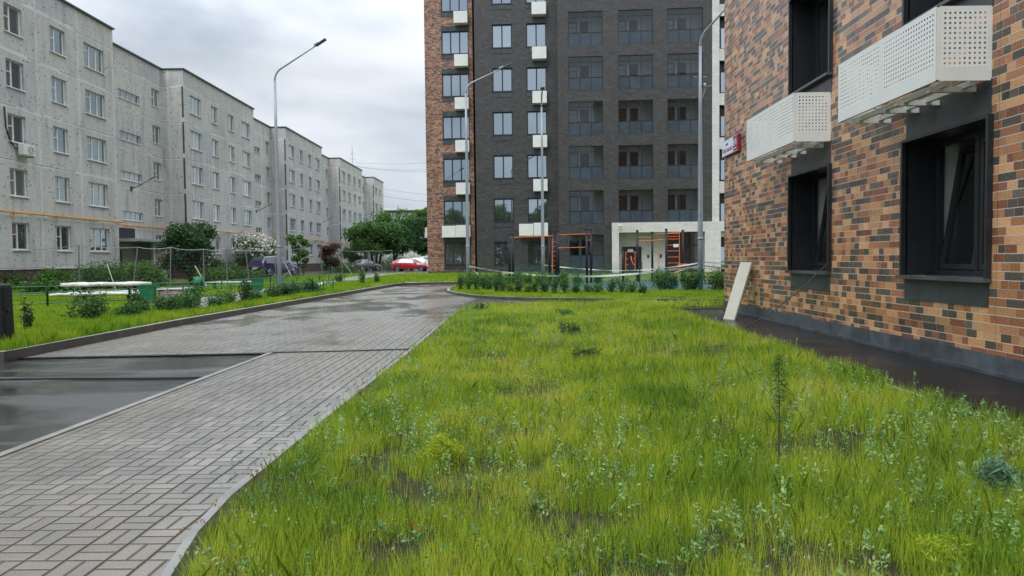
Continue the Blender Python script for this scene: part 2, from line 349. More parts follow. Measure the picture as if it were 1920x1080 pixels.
def leaf_mat(name, stops, trans=.35, rough=.5, tcol=None):
    g = G(name); rv = g.attr('rv'); big = g.noise(g.pos(), 1.1, 3)
    f = g.m_('ADD', g.m_('MULTIPLY', rv, .7), g.m_('MULTIPLY', g.m_('SUBTRACT', big, .35), 1.0))
    c = g.ramp(f, stops)
    g.set(Base_Color=c, Roughness=rough, Specular_IOR_Level=.22)
    t = nn(g.t, 'ShaderNodeBsdfTranslucent'); g.put(t.inputs[0], c)
    m = nn(g.t, 'ShaderNodeMixShader'); m.inputs[0].default_value = trans
    g.t.links.new(g.b.outputs[0], m.inputs[1]); g.t.links.new(t.outputs[0], m.inputs[2]); g.t.links.new(m.outputs[0], g.out.inputs[0]); return g.m
M['grass'] = leaf_mat('lawn_grass', [(.05, (.06, .15, .025)), (.35, (.19, .33, .033)), (.60, (.39, .52, .042)), (.83, (.60, .64, .07)), (1, (.62, .52, .20))], .38)
M['grass_left'] = leaf_mat('clipped_grass', [(.05, (.06, .15, .02)), (.4, (.17, .32, .022)), (.75, (.34, .46, .03)), (1, (.46, .48, .07))], .38)
M['weed'] = leaf_mat('weed_leaf', [(.0, (.07, .18, .05)), (.5, (.14, .28, .10)), (1, (.36, .47, .27))], .3)
M['weed2'] = leaf_mat('silvery_weed_leaf', [(.0, (.12, .26, .06)), (.5, (.26, .42, .13)), (1, (.46, .58, .26))], .3)
M['leaf_mid'] = leaf_mat('mid_green_leaf', [(0, (.03, .08, .022)), (.5, (.065, .15, .036)), (1, (.14, .25, .065))])
M['leaf_dark'] = leaf_mat('dark_green_leaf', [(0, (.018, .052, .02)), (.5, (.038, .10, .032)), (1, (.085, .17, .05))])
M['leaf_fresh'] = leaf_mat('fresh_green_leaf', [(0, (.03, .09, .016)), (.5, (.07, .16, .028)), (1, (.14, .25, .05))])
M['leaf_red'] = leaf_mat('purple_leaf', [(0, (.035, .02, .018)), (.5, (.07, .035, .03)), (1, (.13, .07, .05))])
M['leaf_orange'] = leaf_mat('orange_weed_leaf', [(0, (.25, .08, .02)), (.6, (.42, .15, .04)), (1, (.45, .25, .06))])
M['leaf_yellow'] = leaf_mat('yellow_green_conifer', [(0, (.22, .32, .02)), (.5, (.38, .47, .03)), (1, (.5, .55, .06))])
M['leaf_blue'] = leaf_mat('blue_green_conifer', [(0, (.05, .13, .07)), (.5, (.11, .22, .13)), (1, (.22, .34, .22))])
M['blossom'] = plain('white_blossom', (.62, .64, .56), .7)

# ------------------------------------------------------------------ mesh builder
class MB:
    def __init__(s): s.v = []; s.f = []
    def quad(s, *p):
        n = len(s.v); s.v += [tuple(q) for q in p]; s.f.append(tuple(range(n, n+len(p)))); return s
    def box(s, x0, x1, y0, y1, z0, z1):
        n = len(s.v)
        s.v += [(x0, y0, z0), (x1, y0, z0), (x1, y1, z0), (x0, y1, z0), (x0, y0, z1), (x1, y0, z1), (x1, y1, z1), (x0, y1, z1)]
        for f in ((3, 2, 1, 0), (4, 5, 6, 7), (0, 1, 5, 4), (1, 2, 6, 5), (2, 3, 7, 6), (3, 0, 4, 7)): s.f.append(tuple(n+i for i in f))
        return s
    def obox(s, mat, sx, sy, sz):
        n = len(s.v); b = MB().box(-sx/2, sx/2, -sy/2, sy/2, -sz/2, sz/2)
        s.v += [tuple(mat @ Vector(q)) for q in b.v]; s.f += [tuple(n+i for i in f) for f in b.f]; return s
    def tube(s, pts, r, n=8, cap=True):
        pts = [Vector(p) for p in pts]; rs = r if isinstance(r, (list, tuple)) else [r]*len(pts)
        st = len(s.v); prev = None
        for i, p in enumerate(pts):
            d = (pts[min(i+1, len(pts)-1)]-pts[max(i-1, 0)]).normalized()
            a = Vector((0, 0, 1)) if abs(d.z) < .9 else Vector((1, 0, 0))
            if prev is not None: a = prev
            e1 = (a - d*a.dot(d)).normalized(); prev = e1; e2 = d.cross(e1)
            for k in range(n):
                t = 2*math.pi*k/n; s.v.append(tuple(p+(e1*math.cos(t)+e2*math.sin(t))*rs[i]))
        for i in range(len(pts)-1):
            for k in range(n):
                a = st+i*n+k; b = st+i*n+(k+1) % n; s.f.append((a, b, b+n, a+n))
        if cap:
            s.f.append(tuple(range(st+n-1, st-1, -1))); e = st+(len(pts)-1)*n; s.f.append(tuple(range(e, e+n)))
        return s
    def prism(s, poly, z0, z1):
        n = len(s.v); k = len(poly)
        s.v += [(x, y, z0) for x, y in poly]+[(x, y, z1) for x, y in poly]
        s.f.append(tuple(range(n+k-1, n-1, -1))); s.f.append(tuple(range(n+k, n+2*k)))
        for i in range(k): j = (i+1) % k; s.f.append((n+i, n+j, n+k+j, n+k+i))
        return s
    def build(s, name, m, parent=None, smooth=False, bevel=0, loc=None):
        me = bpy.data.meshes.new(name); me.from_pydata(s.v, [], s.f); me.materials.append(M[m] if isinstance(m, str) else m)
        if smooth: me.shade_smooth() if hasattr(me, 'shade_smooth') else None
        me.validate()
        if bevel:
            bm = bmesh.new(); bm.from_mesh(me)
            bmesh.ops.recalc_face_normals(bm, faces=bm.faces)
            es = [e for e in bm.edges if len(e.link_faces) == 2 and e.calc_face_angle(0) > .6]
            bmesh.ops.bevel(bm, geom=es, offset=bevel, segments=2, affect='EDGES', profile=.5, clamp_overlap=True)
            bm.to_mesh(me); bm.free()
        o = bpy.data.objects.new(name, me); col.objects.link(o)
        if parent: o.parent = parent
        if loc: o.location = loc
        return o

def tag(o, label=None, cat=None, group=None, kind=None):
    if label: o['label'] = label
    if cat: o['category'] = cat
    if group: o['group'] = group
    if kind: o['kind'] = kind
    return o
def empty(name, loc=(0, 0, 0), rz=0, **kw):
    o = bpy.data.objects.new(name, None); col.objects.link(o); o.location = loc; o.rotation_euler = (0, 0, rz); o.empty_display_size = .2
    return tag(o, **kw)
KIDS = {}
def copy_tree(o, parent=None, loc=None):
    c = o.copy(); col.objects.link(c)
    if parent is not None: c.parent = parent
    if loc is not None: c.location = loc
    for ch in list(o.children): copy_tree(ch, c)
    return c
def leafmesh(name, V, F, rv, mat, parent=None):
    """V (n,3); F (m,k) ; rv per vertex"""
    me = bpy.data.meshes.new(name); V = np.asarray(V, np.float32); F = np.asarray(F, np.int32); k = F.shape[1]
    me.vertices.add(len(V)); me.vertices.foreach_set('co', V.ravel())
    me.loops.add(F.size); me.loops.foreach_set('vertex_index', F.ravel())
    me.polygons.add(len(F)); me.polygons.foreach_set('loop_start', np.arange(0, F.size, k, dtype=np.int32))
    me.polygons.foreach_set('loop_total', np.full(len(F), k, np.int32))
    at = me.attributes.new('rv', 'FLOAT', 'POINT'); at.data.foreach_set('value', np.asarray(rv, np.float32))
    me.update(calc_edges=True); me.materials.append(M[mat] if isinstance(mat, str) else mat)
    o = bpy.data.objects.new(name, me); col.objects.link(o)
    if parent: o.parent = parent
    return o
rng = np.random.default_rng(7); rnd = random.Random(11)

def hz(y):
    return .16*min(1, max(0, (y-46)/12))
def sheet(name, poly, z, mat, follow=True, **kw):
    bm = bmesh.new(); vs = [bm.verts.new((x, y, 0)) for x, y in poly]; bm.faces.new(vs)
    if follow:
        for c in (46, 58):
            bmesh.ops.bisect_plane(bm, geom=bm.verts[:]+bm.edges[:]+bm.faces[:], plane_co=(0, c, 0), plane_no=(0, 1, 0))
    for v in bm.verts: v.co.z = z+(hz(v.co.y) if follow else 0)
    bmesh.ops.recalc_face_normals(bm, faces=bm.faces)
    for f in bm.faces:
        if f.normal.z < 0: f.normal_flip()
    me = bpy.data.meshes.new(name); bm.to_mesh(me); bm.free(); me.materials.append(M[mat]); o = bpy.data.objects.new(name, me); col.objects.link(o)
    return tag(o, **kw)
def kerb_line(name, pts, wd, z0, z1, mat, parent=None):
    """strip of kerb following pts, width wd to the left of the direction of travel"""
    mb = MB(); P = [Vector((x, y)) for x, y in pts]; L = []
    for i, p in enumerate(P):
        d = (P[min(i+1, len(P)-1)]-P[max(i-1, 0)]).normalized(); L.append(p+Vector((-d.y, d.x))*wd)
    for i in range(len(P)-1):
        a, b, c, e = P[i], P[i+1], L[i+1], L[i]; ha, hb = hz(a.y), hz(b.y)
        mb.quad((a.x, a.y, z1+ha), (b.x, b.y, z1+hb), (c.x, c.y, z1+hb), (e.x, e.y, z1+ha))
        mb.quad((a.x, a.y, z0+ha), (b.x, b.y, z0+hb), (b.x, b.y, z1+hb), (a.x, a.y, z1+ha))
        mb.quad((e.x, e.y, z0+ha), (c.x, c.y, z0+hb), (c.x, c.y, z1+hb), (e.x, e.y, z1+ha))
    a, e = P[0], L[0]; mb.quad((a.x, a.y, z0), (e.x, e.y, z0), (e.x, e.y, z1), (a.x, a.y, z1))
    return tag(mb.build(name, mat, parent), kind='structure' if parent is None else None)

# ------------------------------------------------------------------ ground
sheet('ground', [(-900, -300), (900, -300), (900, 1500), (-900, 1500)], -.06, 'turf', kind='structure')
LK = [(-8.02, 10.95), (-8.08, 17), (-7.85, 24), (-7.55, 32), (-7.22, 41.3), (-6.9, 42.9), (-5.5, 43.45), (-3.2, 43.7)]
EDGE = [(-1.2, 1.8), (-1.5, 2.6), (-1.72, 3.34), (-1.84, 3.9), (-1.9, 4.5), (-1.9, 6.3), (-1.87, 9), (-1.83, 12), (-1.86, 19.6), (-1.72, 21.3), (-1.25, 22.6), (-.2, 23.1), (4.6, 22.4), (30, 18.6)]
IS = [(-3.2, 43.7), (-3.5, 37), (-3.5, 34.8), (-3.25, 32.2), (-2.6, 29.9), (-1.7, 27.7), (-.6, 26.3), (.9, 25.2), (2.4, 24.75), (6.7, 23.4), (30, 17.5)]
pav = [(-4.05, 1.2), (-1.1, 1.2)]+EDGE+[(30, 17.7)]+IS[::-1][1:]+LK[::-1][1:-1]+[(-8.02, 11.3), (-4.05, 11.62)]
sheet('paver_road', pav, 0, 'pavers', kind='structure')
sheet('asphalt_road', [(-60, -20), (-4.05, -20), (-4.05, 11.66), (-8.02, 11.34), (-8.1, 10.9), (-60, 10.9)], -.028, 'asphalt', follow=False, kind='structure')
mb = MB(); mb.box(-4.13, -4.05, -3, 11.62, -.03, .012); tag(mb.build('kerb', 'concrete'), kind='structure')
ed = [(-8.02+3.89*i/26, 11.36+.34*i/26+.02*math.sin(i*1.9)+.015*math.sin(i*4.1)) for i in range(27)]
kerb_line('kerb', ed, -.05, -.05, .006, 'black')
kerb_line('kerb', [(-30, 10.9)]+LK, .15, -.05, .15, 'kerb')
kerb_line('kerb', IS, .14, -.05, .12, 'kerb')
kerb_line('kerb', EDGE, -.09, -.05, .022, 'kerb_light')
sheet('lawn_ground', [(-60, 11.02), (-8.15, 11.06)]+[(x-.12, y) for x, y in LK[1:5]]+[(-7.1, 43.1), (-5.6, 43.6), (-3.2, 43.83), (60, 43.9), (60, 300), (-60, 300)], .115, 'turf', kind='structure')
sheet('lawn_ground', [(-3.1, 43.85)]+[(x+.12, y+.08) for x, y in IS[1:]]+[(30, 43.85)], .09, 'turf', kind='structure')
MAIN = [(-1.0, 1.0), (-1.13, 1.8)]+[(x+.07, y-.07) for x, y in EDGE[1:]][:-1]+[(30, 18.4), (30, 20.0), (5.7, 20.4), (4.2, 20.2), (4.16, 1.0)]
sheet('lawn_ground', MAIN, .03, 'soil', kind='structure')
sheet('asphalt_apron', [(4.16, -4), (5.8, -4), (5.8, 20.25), (30, 20.25), (30, 21.2), (4.2, 20.9)], .018, 'apron', follow=False, kind='structure')
mb = MB(); mb.box(4.08, 4.16, -4, 14.6, -.04, .05); tag(mb.build('kerb', 'kerb'), kind='structure')
sheet('path', [(-9.6, 19.6), (-8.7, 21.2), (-10.6, 30.0), (-11.0, 36), (-11.2, 50), (-10.6, 64), (-9.4, 75), (-11.5, 75), (-13., 60), (-13.4, 50), (-13.2, 37), (-12.6, 30), (-12.6, 23.2)], .121, 'path', kind='structure')
sheet('path', [(-7.0, 44.0), (-2.6, 44.4), (-2.6, 45.2), (-8.6, 45.2), (-12.5, 46.5), (-12.5, 45.6)], .124, 'path', kind='structure')
sheet('path', [(-10.6, 62), (-7.4, 60.5), (-7.4, 61.8), (-10, 66)], .124, 'path', kind='structure')
sheet('driveway', [(-23.6, 34), (-18.4, 34), (-17.6, 60), (-14.5, 70), (-8, 73), (-8, 110), (-30, 110), (-23.8, 70)], .121, 'asphalt', kind='structure')
sheet('playground_surface', [(.3, 31.0), (8, 29.2), (30, 26.), (30, 56), (12, 56.5), (3.8, 57), (2.2, 44)], .10, 'rubber_ground', kind='structure')

# ------------------------------------------------------------------ walls with openings (local frame: x along, -y outward, z up)
def wall(mb, u0, u1, z0, z1, ops, y=0., depth=.2):
    us = sorted({u0, u1, *[o[0] for o in ops], *[o[1] for o in ops]}); zs = sorted({z0, z1, *[o[2] for o in ops], *[o[3] for o in ops]})
    us = [a for a in us if u0 <= a <= u1]; zs = [a for a in zs if z0 <= a <= z1]
    for i in range(len(us)-1):
        for j in range(len(zs)-1):
            cu, cz = (us[i]+us[i+1])/2, (zs[j]+zs[j+1])/2
            if any(o[0] < cu < o[1] and o[2] < cz < o[3] for o in ops): continue
            mb.quad((us[i], y, zs[j]), (us[i+1], y, zs[j]), (us[i+1], y, zs[j+1]), (us[i], y, zs[j+1]))
    for a, b, c, d in ops:
        e = y+depth
        mb.quad((a, y, c), (a, e, c), (a, e, d), (a, y, d)); mb.quad((b, e, c), (b, y, c), (b, y, d), (b, e, d))
        mb.quad((a, y, d), (a, e, d), (b, e, d), (b, y, d)); mb.quad((a, e, c), (a, y, c), (b, y, c), (b, e, c))
def frame_bars(mb, w, h, y0, y1, t, verts=(), hors=()):
    mb.box(0, t, y0, y1, 0, h); mb.box(w-t, w, y0, y1, 0, h); mb.box(t, w-t, y0, y1, 0, t); mb.box(t, w-t, y0, y1, h-t, h)
    for v in verts: mb.box(v-t*.6, v+t*.6, y0-.004, y1, t, h-t)
    for x0, x1, z in hors: mb.box(x0, x1, y0-.002, y1, z-t*.35, z+t*.35)
def window_proto(w, h, verts, hors, fm, pm, t=.06, sill=None, depth=.12, sillout=.08):
    f = MB(); frame_bars(f, w, h, depth, depth+.06, t, verts, hors)
    fo = f.build('window', fm)
    MB().quad((t*.5, depth+.03, t*.5), (w-t*.5, depth+.03, t*.5), (w-t*.5, depth+.03, h-t*.5), (t*.5, depth+.03, h-t*.5)).build('pane', pm, fo)
    if sill: MB().box(-.04, w+.04, -sillout, depth-.003, -.055, -.003).build('sill', sill, fo)
    return fo
def place(proto, parent, x, y, z, first):
    o = proto if first else copy_tree(proto)
    o.parent = parent; o.location = (x, y, z); return o

# ================================================================== OLD PANEL BUILDING (left)
old = empty('apartment_building', (-26, 0, 0), R(90), label='long pale grey five storey panel apartment block with a yellow gas pipe along its front', cat='building')
BZ = [2.27+2.79*k for k in range(5)]
wallm = MB(); protoL = {}
protoL['wide'] = window_proto(2.05, 1.42, (.68, 1.37), ((.06, .66, 1.0),), 'white_pvc', 'pane_old', .065, 'white_pvc', sillout=.09)
protoL['two'] = window_proto(1.32, 1.42, (.52,), ((.06, .5, .8),), 'white_pvc', 'pane_old', .065, 'white_pvc', sillout=.09)
protoL['stair'] = window_proto(2.8, .6, (.7, 1.4, 2.1), (), 'white_pvc', 'pane_old', .05, 'white_pvc', sillout=.06)
protoL['small'] = window_proto(1.2, 1.34, (.6,), ((.06, .6, .7),), 'white_pvc', 'pane_old', .06, 'white_pvc', sillout=.06)
used = set(); cnt = 0; far_stuff = MB(); far_glass = MB(); wins = []
starts = [31.5+24.4*k for k in range(5)]
for k, s in enumerate(starts):
    e = s+14.75 if k < 4 else 138.2
    ops = []
    for (a, wd, ty) in ((1.0, 2.05, 'wide'), (4.95, 1.32, 'two'), (8.5, 1.32, 'two'), (11.62, 2.05, 'wide')):
        if s+a+wd > e: continue
        for z in BZ: ops.append((s+a, s+a+wd, z, z+1.42)); wins.append((s+a, 0, z, ty))
    wall(wallm, s, e, 1.25, 16.55, ops, 0, .18)
    # recess before this block
    r0, r1 = s-9.65, s
    ops = []
    for z in (4.6, 7.42, 10.22, 13.12): ops.append((r0+3.5, r0+6.3, z, z+.6)); wins.append((r0+3.5, 1.7, z, 'stair'))
    for z in BZ: ops.append((r0+8.05, r0+9.25, z+.05, z+1.39)); wins.append((r0+8.05, 1.7, z+.05, 'small'))
    wall(wallm, r0, r1, 1.25, 16.55, ops, 1.7, .18)
    wallm.quad((s, 0, 1.25), (s, 1.7, 1.25), (s, 1.7, 16.55), (s, 0, 16.55))
    wallm.quad((e, 0, 1.25), (e, 1.7, 1.25), (e, 1.7, 16.55), (e, 0, 16.55))
x0 = starts[0]-9.65
wallm.quad((x0, 1.7, 1.25), (x0, 13, 1.25), (x0, 13, 16.55), (x0, 1.7, 16.55)); wallm.quad((138.2, 1.7, 1.25), (138.2, 13, 1.25), (138.2, 13, 16.55), (138.2, 1.7, 16.55))
wallm.quad((x0, 13, 1.25), (138.2, 13, 1.25), (138.2, 13, 16.55), (x0, 13, 16.55))
wallm.build('wall', 'old_wall', old)
vis = [w_ for w_ in wins if w_[0] > 35]
vis.sort(key=lambda w_: w_[0]); near = [w_ for w_ in wins if w_[0] <= 35]
for i, (x, y, z, ty) in enumerate(vis[:100]):
    place(protoL[ty], old, x, y, z, ty not in used); used.add(ty)
fm_, fg_ = MB(), MB()
for (x, y, z, ty) in vis[100:]+near:
    wd = {'wide': 2.05, 'two': 1.32, 'stair': 2.8, 'small': 1.2}[ty]; h = .6 if ty == 'stair' else 1.4
    sub = MB(); frame_bars(sub, wd, h, .12, .18, .06, (wd/2,)); n = len(fm_.v)
    fm_.v += [(a+x, b+y, c+z) for a, b, c in sub.v]; fm_.f += [tuple(i+n for i in f) for f in sub.f]
    fg_.quad((x, y+.15, z), (x+wd, y+.15, z), (x+wd, y+.15, z+h), (x, y+.15, z+h))
st = fm_.build('far_window', 'white_pvc', old); st['kind'] = 'stuff'; fg_.build('pane', 'pane_old', st)
# plinth, roof, seams, pipe
pl = MB(); rf = MB(); dk = MB(); pipe = MB()
path_pts = []
for k, s in enumerate(starts):
    e = s+14.75 if k < 4 else 138.2; r0 = s-9.65
    pl.box(s, e, .06, .3, 0, 1.25); pl.box(r0, s-.001, 1.76, 2., 0, 1.25); pl.box(s+.001, s+.2, .3, 1.76, 0, 1.25)
    rf.box(s-.08, e+.08, -.12, 13, 16.552, 16.66); rf.box(r0+.08, s-.08, 1.58, 13, 16.552, 16.66)
    for z in BZ: MB().box(s-.02, s-.001, .02, .16, z-.55, z+1.85).build('corner_seam', 'lamp_dark', old)
    path_pts += [(r0+.02, 1.5), (s-.18, 1.5), (s-.18, -.2), (e+.18, -.2), (e+.18, 1.5)]
pl.build('plinth', 'plinth_red', old); rf.build('roof', 'roofedge', old)
pipe.tube([(a, b, 4.2) for a, b in path_pts], .055, 6)
po = pipe.build('gas_pipe', 'gas', old)
br = MB()
for a in np.arange(33., 137, 3.4):
    ph_ = (a-31.5) % 24.4
    if ph_ < 14.7: MB().box(a-.02, a+.02, -.22, 0, 4.08, 4.14).tube([(a, -.2, 4.14), (a, -.12, 3.8)], .02, 5).build('bracket', 'gas', po)
for k, s in enumerate(starts[1:]):
    r0 = s-9.65
    c = MB(); c.box(r0+.3, r0+6.2, -1.0, 1.69, 2.95, 3.15); c.box(r0+4.8, r0+6.3, -1.15, -.95, 2.9, 3.2)
    co = c.build('canopy', 'render_grey', old)
    MB().box(r0+.3, r0+6.2, -1.02, -1.002, 2.98, 3.1).build('metal_edge', 'grey_metal', co)
    c = MB(); c.box(r0+5.0, r0+5.15, .5, 1.69, 0, 2.94); MB().box(r0+.6, r0+.75, .9, 1.69, 0, 2.94).build('porch_wall', 'render_grey', old); po_ = c.build('porch_wall', 'render_grey', old)
    MB().box(r0+4.9, r0+5.1, .28, .48, 0, 2.945).build('porch_post', 'white_panel', old)
    MB().box(r0+5.2, r0+6.9, .35, .47, 0, 2.9).build('pierced_screen', 'pink_block', old)
    MB().box(r0+2.0, r0+3.2, 1.62, 1.69, .3, 2.4).build('door', 'graphite', old)
    c = MB(); c.box(r0+.3, r0+5, 1.64, 1.692, 3.16, 4.0); c.build('wall_opening', 'black', old)

# bracket lamps over each porch
def bracket_lamp(Y, label):
    t = empty('wall_lamp', (-27.7, Y, 6.9), label=label, cat='lamp', group='bracket lamps above the porches')
    MB().tube([(0, 0, 0), (.35, .02, .05), (.9, .05, .35), (1.45, .08, .65)], .03, 6).build('arm', 'lamp_dark', t)
    MB().box(0.002, .08, -.1, .1, -.2, .12).build('bracket', 'lamp_dark', t)
    m = Matrix.Translation((1.6, .08, .74)) @ Matrix.Rotation(R(-26), 4, 'Y'); MB().obox(m, .5, .16, .09).build('lamp_head', 'grey_metal', t, bevel=.02)
for Y, lb in ((51, 'thin bracket street lamp on the pale block above its nearest porch'), (75.3, 'thin bracket lamp above the porch just left of the tall left street lamp'), (100.0, 'small bracket lamp above the farthest porch with a canopy in view')): bracket_lamp(Y, lb)
# air conditioner on the wall
ac = empty('air_conditioner', (-25.98, 37.35, 7.2), label='white air conditioner unit under a window near the left edge of the picture', cat='air conditioner')
MB().box(.12, .42, -.42, .42, 0, .58).build('casing', 'white_panel', ac, bevel=.02)
rg = MB(); rg.tube([(.425+.0, .12+.2*math.cos(t), .29+.2*math.sin(t)) for t in np.linspace(0, 2*math.pi, 17)], .012, 5, False)
rg.tube([(.425, .12+.1*math.cos(t), .29+.1*math.sin(t)) for t in np.linspace(0, 2*math.pi, 13)], .012, 5, False); rg.build('fan_grille', 'black', ac)
MB().box(0, .42, -.38, -.34, -.06, -.005).box(0, .42, .34, .38, -.06, -.005).build('bracket', 'grey_metal', ac)
MB().tube([(.06, -.3, .3), (.06, -.6, .35), (.06, -.95, .7), (.05, -1.15, 1.3), (.04, -1.2, 2.3)], .035, 6).build('hose', 'black', ac)
ac = empty('air_conditioner', (-25.98, 112.2, 4.9), label='grey air conditioner on the far end of the pale block above the trees', cat='air conditioner')
MB().box(.1, .7, -.4, .4, 0, 1.0).build('casing', 'lamp_dark', ac, bevel=.02); MB().box(0, .7, -.5, .5, -.08, -.005).build('bracket', 'grey_metal', ac)
# roof antenna and wires
an = MB(); an.tube([(-27, 117, 16.6), (-27, 117, 20.3)], .04, 5); an.tube([(-27.5, 117, 18.2), (-26.5, 117, 18.2)], .03, 5); an.tube([(-27.3, 117, 19.), (-26.7, 117, 19)], .03, 5)
tag(an.build('roof_antenna', 'grey_metal'), 'thin metal antenna mast on the roof of the pale block', 'antenna')
for i, (za, zb, Yb) in enumerate(((17.6, 14.6, 84), (16.9, 13.4, 84), (16.8, 13., 84), (14.2, 9.4, 84), (13., 8.8, 84))):
    a = Vector((-26.4, 117-i*.8, za)); b = Vector((2, Yb, zb)); pts = []
    for t in np.linspace(0, 1, 13):
        p = a.lerp(b, t); p.z -= 4*(.9+.1*i)*t*(1-t); pts.append(p)
    tag(MB().tube(pts, .014, 4).build('overhead_cable', 'black'), ('highest', 'second highest', 'middle', 'second lowest', 'lowest')[i]+' thin black overhead wire between the pale block and the tower', 'cable', group='overhead wires left of the tower')

# ================================================================== DARK TOWER (middle)
AT = R(-3.4)
tow = empty('apartment_tower', (-7.6193, 60, 0), AT, label='dark grey apartment tower with a brown tiled left edge and white boxes by its windows', cat='building')
# local y: +back.  sections
SB, SD = 2.7, 1.3
def sec(u, z, set_, off=0): # map (u,z) measured on plane y=0 to the set back plane keeping the ray
    # camera in local coordinates
    c = Matrix.Rotation(-AT, 3, 'Z') @ (Vector((0, 0, 1.5))-Vector((-7.6193, 60, 0)))
    p = Vector((u, 0, z)); d = p-c; t = (set_-c.y)/d.y; q = c+d*t; return q.x, q.z
H = 42
ub0 = sec(-.02, 1, SB)[0]; ub1 = sec(4.16, 1, SB)[0]; ud0 = sec(4.16, 1, SD)[0]; ud1 = 11.04
bw, dw = MB(), MB(); ops = []; W1 = []
st_ = 3.66
zb_top = sec(0, 20.46, SB)[1]; wl = sec(1.41, 5, SB)[0]; wr = sec(3.68, 5, SB)[0]
for k in range(-5, 6):
    zt = zb_top-st_*k; W1.append((wl, zt-1.95)); ops.append((wl, wr, zt-1.95, zt))
wall(bw, ub0, ub1, .5, H, ops, SB, .16)
dw.quad((ub0, SB, .5), (ub0, SB+5.5, .5), (ub0, SB+5.5, H), (ub0, SB, H)); bw.quad((ub1, SD, .5), (ub1, SB, .5), (ub1, SB, H), (ub1, SD, H))
bw.build('brick_wall', 'tower_brick', tow)
ops = []; W2 = []; zd_top = sec(0, 20.88, SD)[1]
for k in range(-5, 6):
    zt = zd_top-st_*k
    for a, b in ((5.63, 7.28), (8.46, 10.09)):
        a2, b2 = sec(a, 5, SD)[0], sec(b, 5, SD)[0]; ops.append((a2, b2, zt-1.95, zt)); W2.append((a2, b2-a2, zt-1.95))
wall(dw, ud0, ud1, .5, H, ops, SD, .16)
ops = []; BAL = []
for k in range(-5, 6):
    zt = 21.72-3.65*k
    for j, (a, b) in enumerate(((11.9, 14.74), (15.97, 18.81), (19.95, 22.81))):
        if k == 5 and j > 0: continue
        ops.append((a, b, zt-2.77, zt)); BAL.append((a, zt-2.77))
ops.append((15.41, 23.54, .2, 4.37))
wall(dw, ud1, 23.54, .5, H, ops, 0, .18)
dw.quad((ud1, 0, .5), (ud1, SD, .5), (ud1, SD, H), (ud1, 0, H))
dw.build('dark_wall', 'dark_brick', tow)
# white strip and the sliver column at the right
ws = MB(); wall(ws, 23.545, 24.12, 4.42, H, [], -.02, .05); wall(ws, 25.6, 34, .5, H, [], -.02, .05)
for k in range(-5, 6):
    zt = 20.98-3.57*k; ws.box(24.125, 25.595, .1, .4, zt+.03, zt+.97)
ws.build('white_wall', 'white_tile', tow)
sb = MB(); sb.box(24.125, 25.595, .75, .85, .5, H); sb.build('recess_wall', 'graphite', tow)
for k in range(0, 6):
    zt = 20.98-3.57*k; f = MB(); f.box(24.4, 25.5, .66, .74, zt-2.4, zt-.8); f.build('recess_pane', 'pane_tower', tow)
bk = MB(); bk.quad((ub0, SB+5.5, 0), (34, SB+5.5, 0), (34, SB+5.5, H), (ub0, SB+5.5, H)); bk.quad((34, 0, 0), (34, SB+5.5, 0), (34, SB+5.5, H), (34, 0, H)); bk.build('rear_wall', 'dark_brick', tow)
MB().box(ub0-.1, 34.1, -.1, SB+5.6, H+.003, H+.3).build('roof', 'roofedge', tow)
pl = MB(); pl.box(ub0, ub1, SB-.03, SB+.1, -.1, .497); pl.box(ub1+.003, ud1, SD-.03, SD+.1, -.1, .497); pl.box(ud1+.003, 15.3, -.03, .1, -.1, .497); pl.build('plinth', 'slate2', tow)
# cladding panels above and below windows
pw1 = window_proto(wr-wl, 1.95, ((wr-wl)/3, (wr-wl)*2/3), (), 'graphite', 'pane_tower', .09, 'graphite', .1, .06)
pw2 = window_proto(W2[0][1], 1.95, (W2[0][1]/2,), (), 'graphite', 'pane_tower', .09, 'graphite', .1, .06)
for q, wd in ((pw1, wr-wl), (pw2, W2[0][1])):
    for z0, z1 in ((-.47, -.06), (1.97, 2.4)): MB().box(-.02, wd+.02, -.025, -.003, z0, z1).build('cladding_panel', 'slate', q)
fst = True
for (a, z) in W1:
    if z < 26: place(pw1, tow, a, SB, z, fst); fst = False
fst = True
for (a, wd, z) in W2:
    if z < 26: place(pw2, tow, a, SD, z, fst); fst = False
# white boxes
bx1 = MB().box(0, 1.2, -.7, -.004, 0, 1.0).build('ac_box', 'white_panel', tow, bevel=.015); fst = True
def acb(x, y, z):
    global fst
    o = bx1 if fst else copy_tree(bx1); fst = False; o.parent = tow; o.location = (x, y, z)
k2 = sec(2.55, 5, SB)[0]
for k in range(-1, 5):
    acb(k2, SB, sec(0, 17.42, SB)[1]+st_*(-k)+0)
for k in range(-1, 5):
    acb(sec(8.96, 5, SD)[0], SD, sec(0, 17.82, SD)[1]-st_*k)
acb(sec(1.33, 5, SB)[0], SB, sec(0, 3.42, SB)[1]-.05); acb(sec(1.33, 5, SB)[0]+1.22, SB, sec(0, 3.42, SB)[1]-.05)
acb(sec(7.75, 5, SD)[0], SD, sec(0, 3.42, SD)[1]); acb(sec(7.75, 5, SD)[0]+1.24, SD, sec(0, 3.42, SD)[1])
MB().box(ub0-.3, ub0-.004, SB+.5, SB+1.7, 3.5, 4.4).build('ac_box', 'white_panel', tow, bevel=.015)
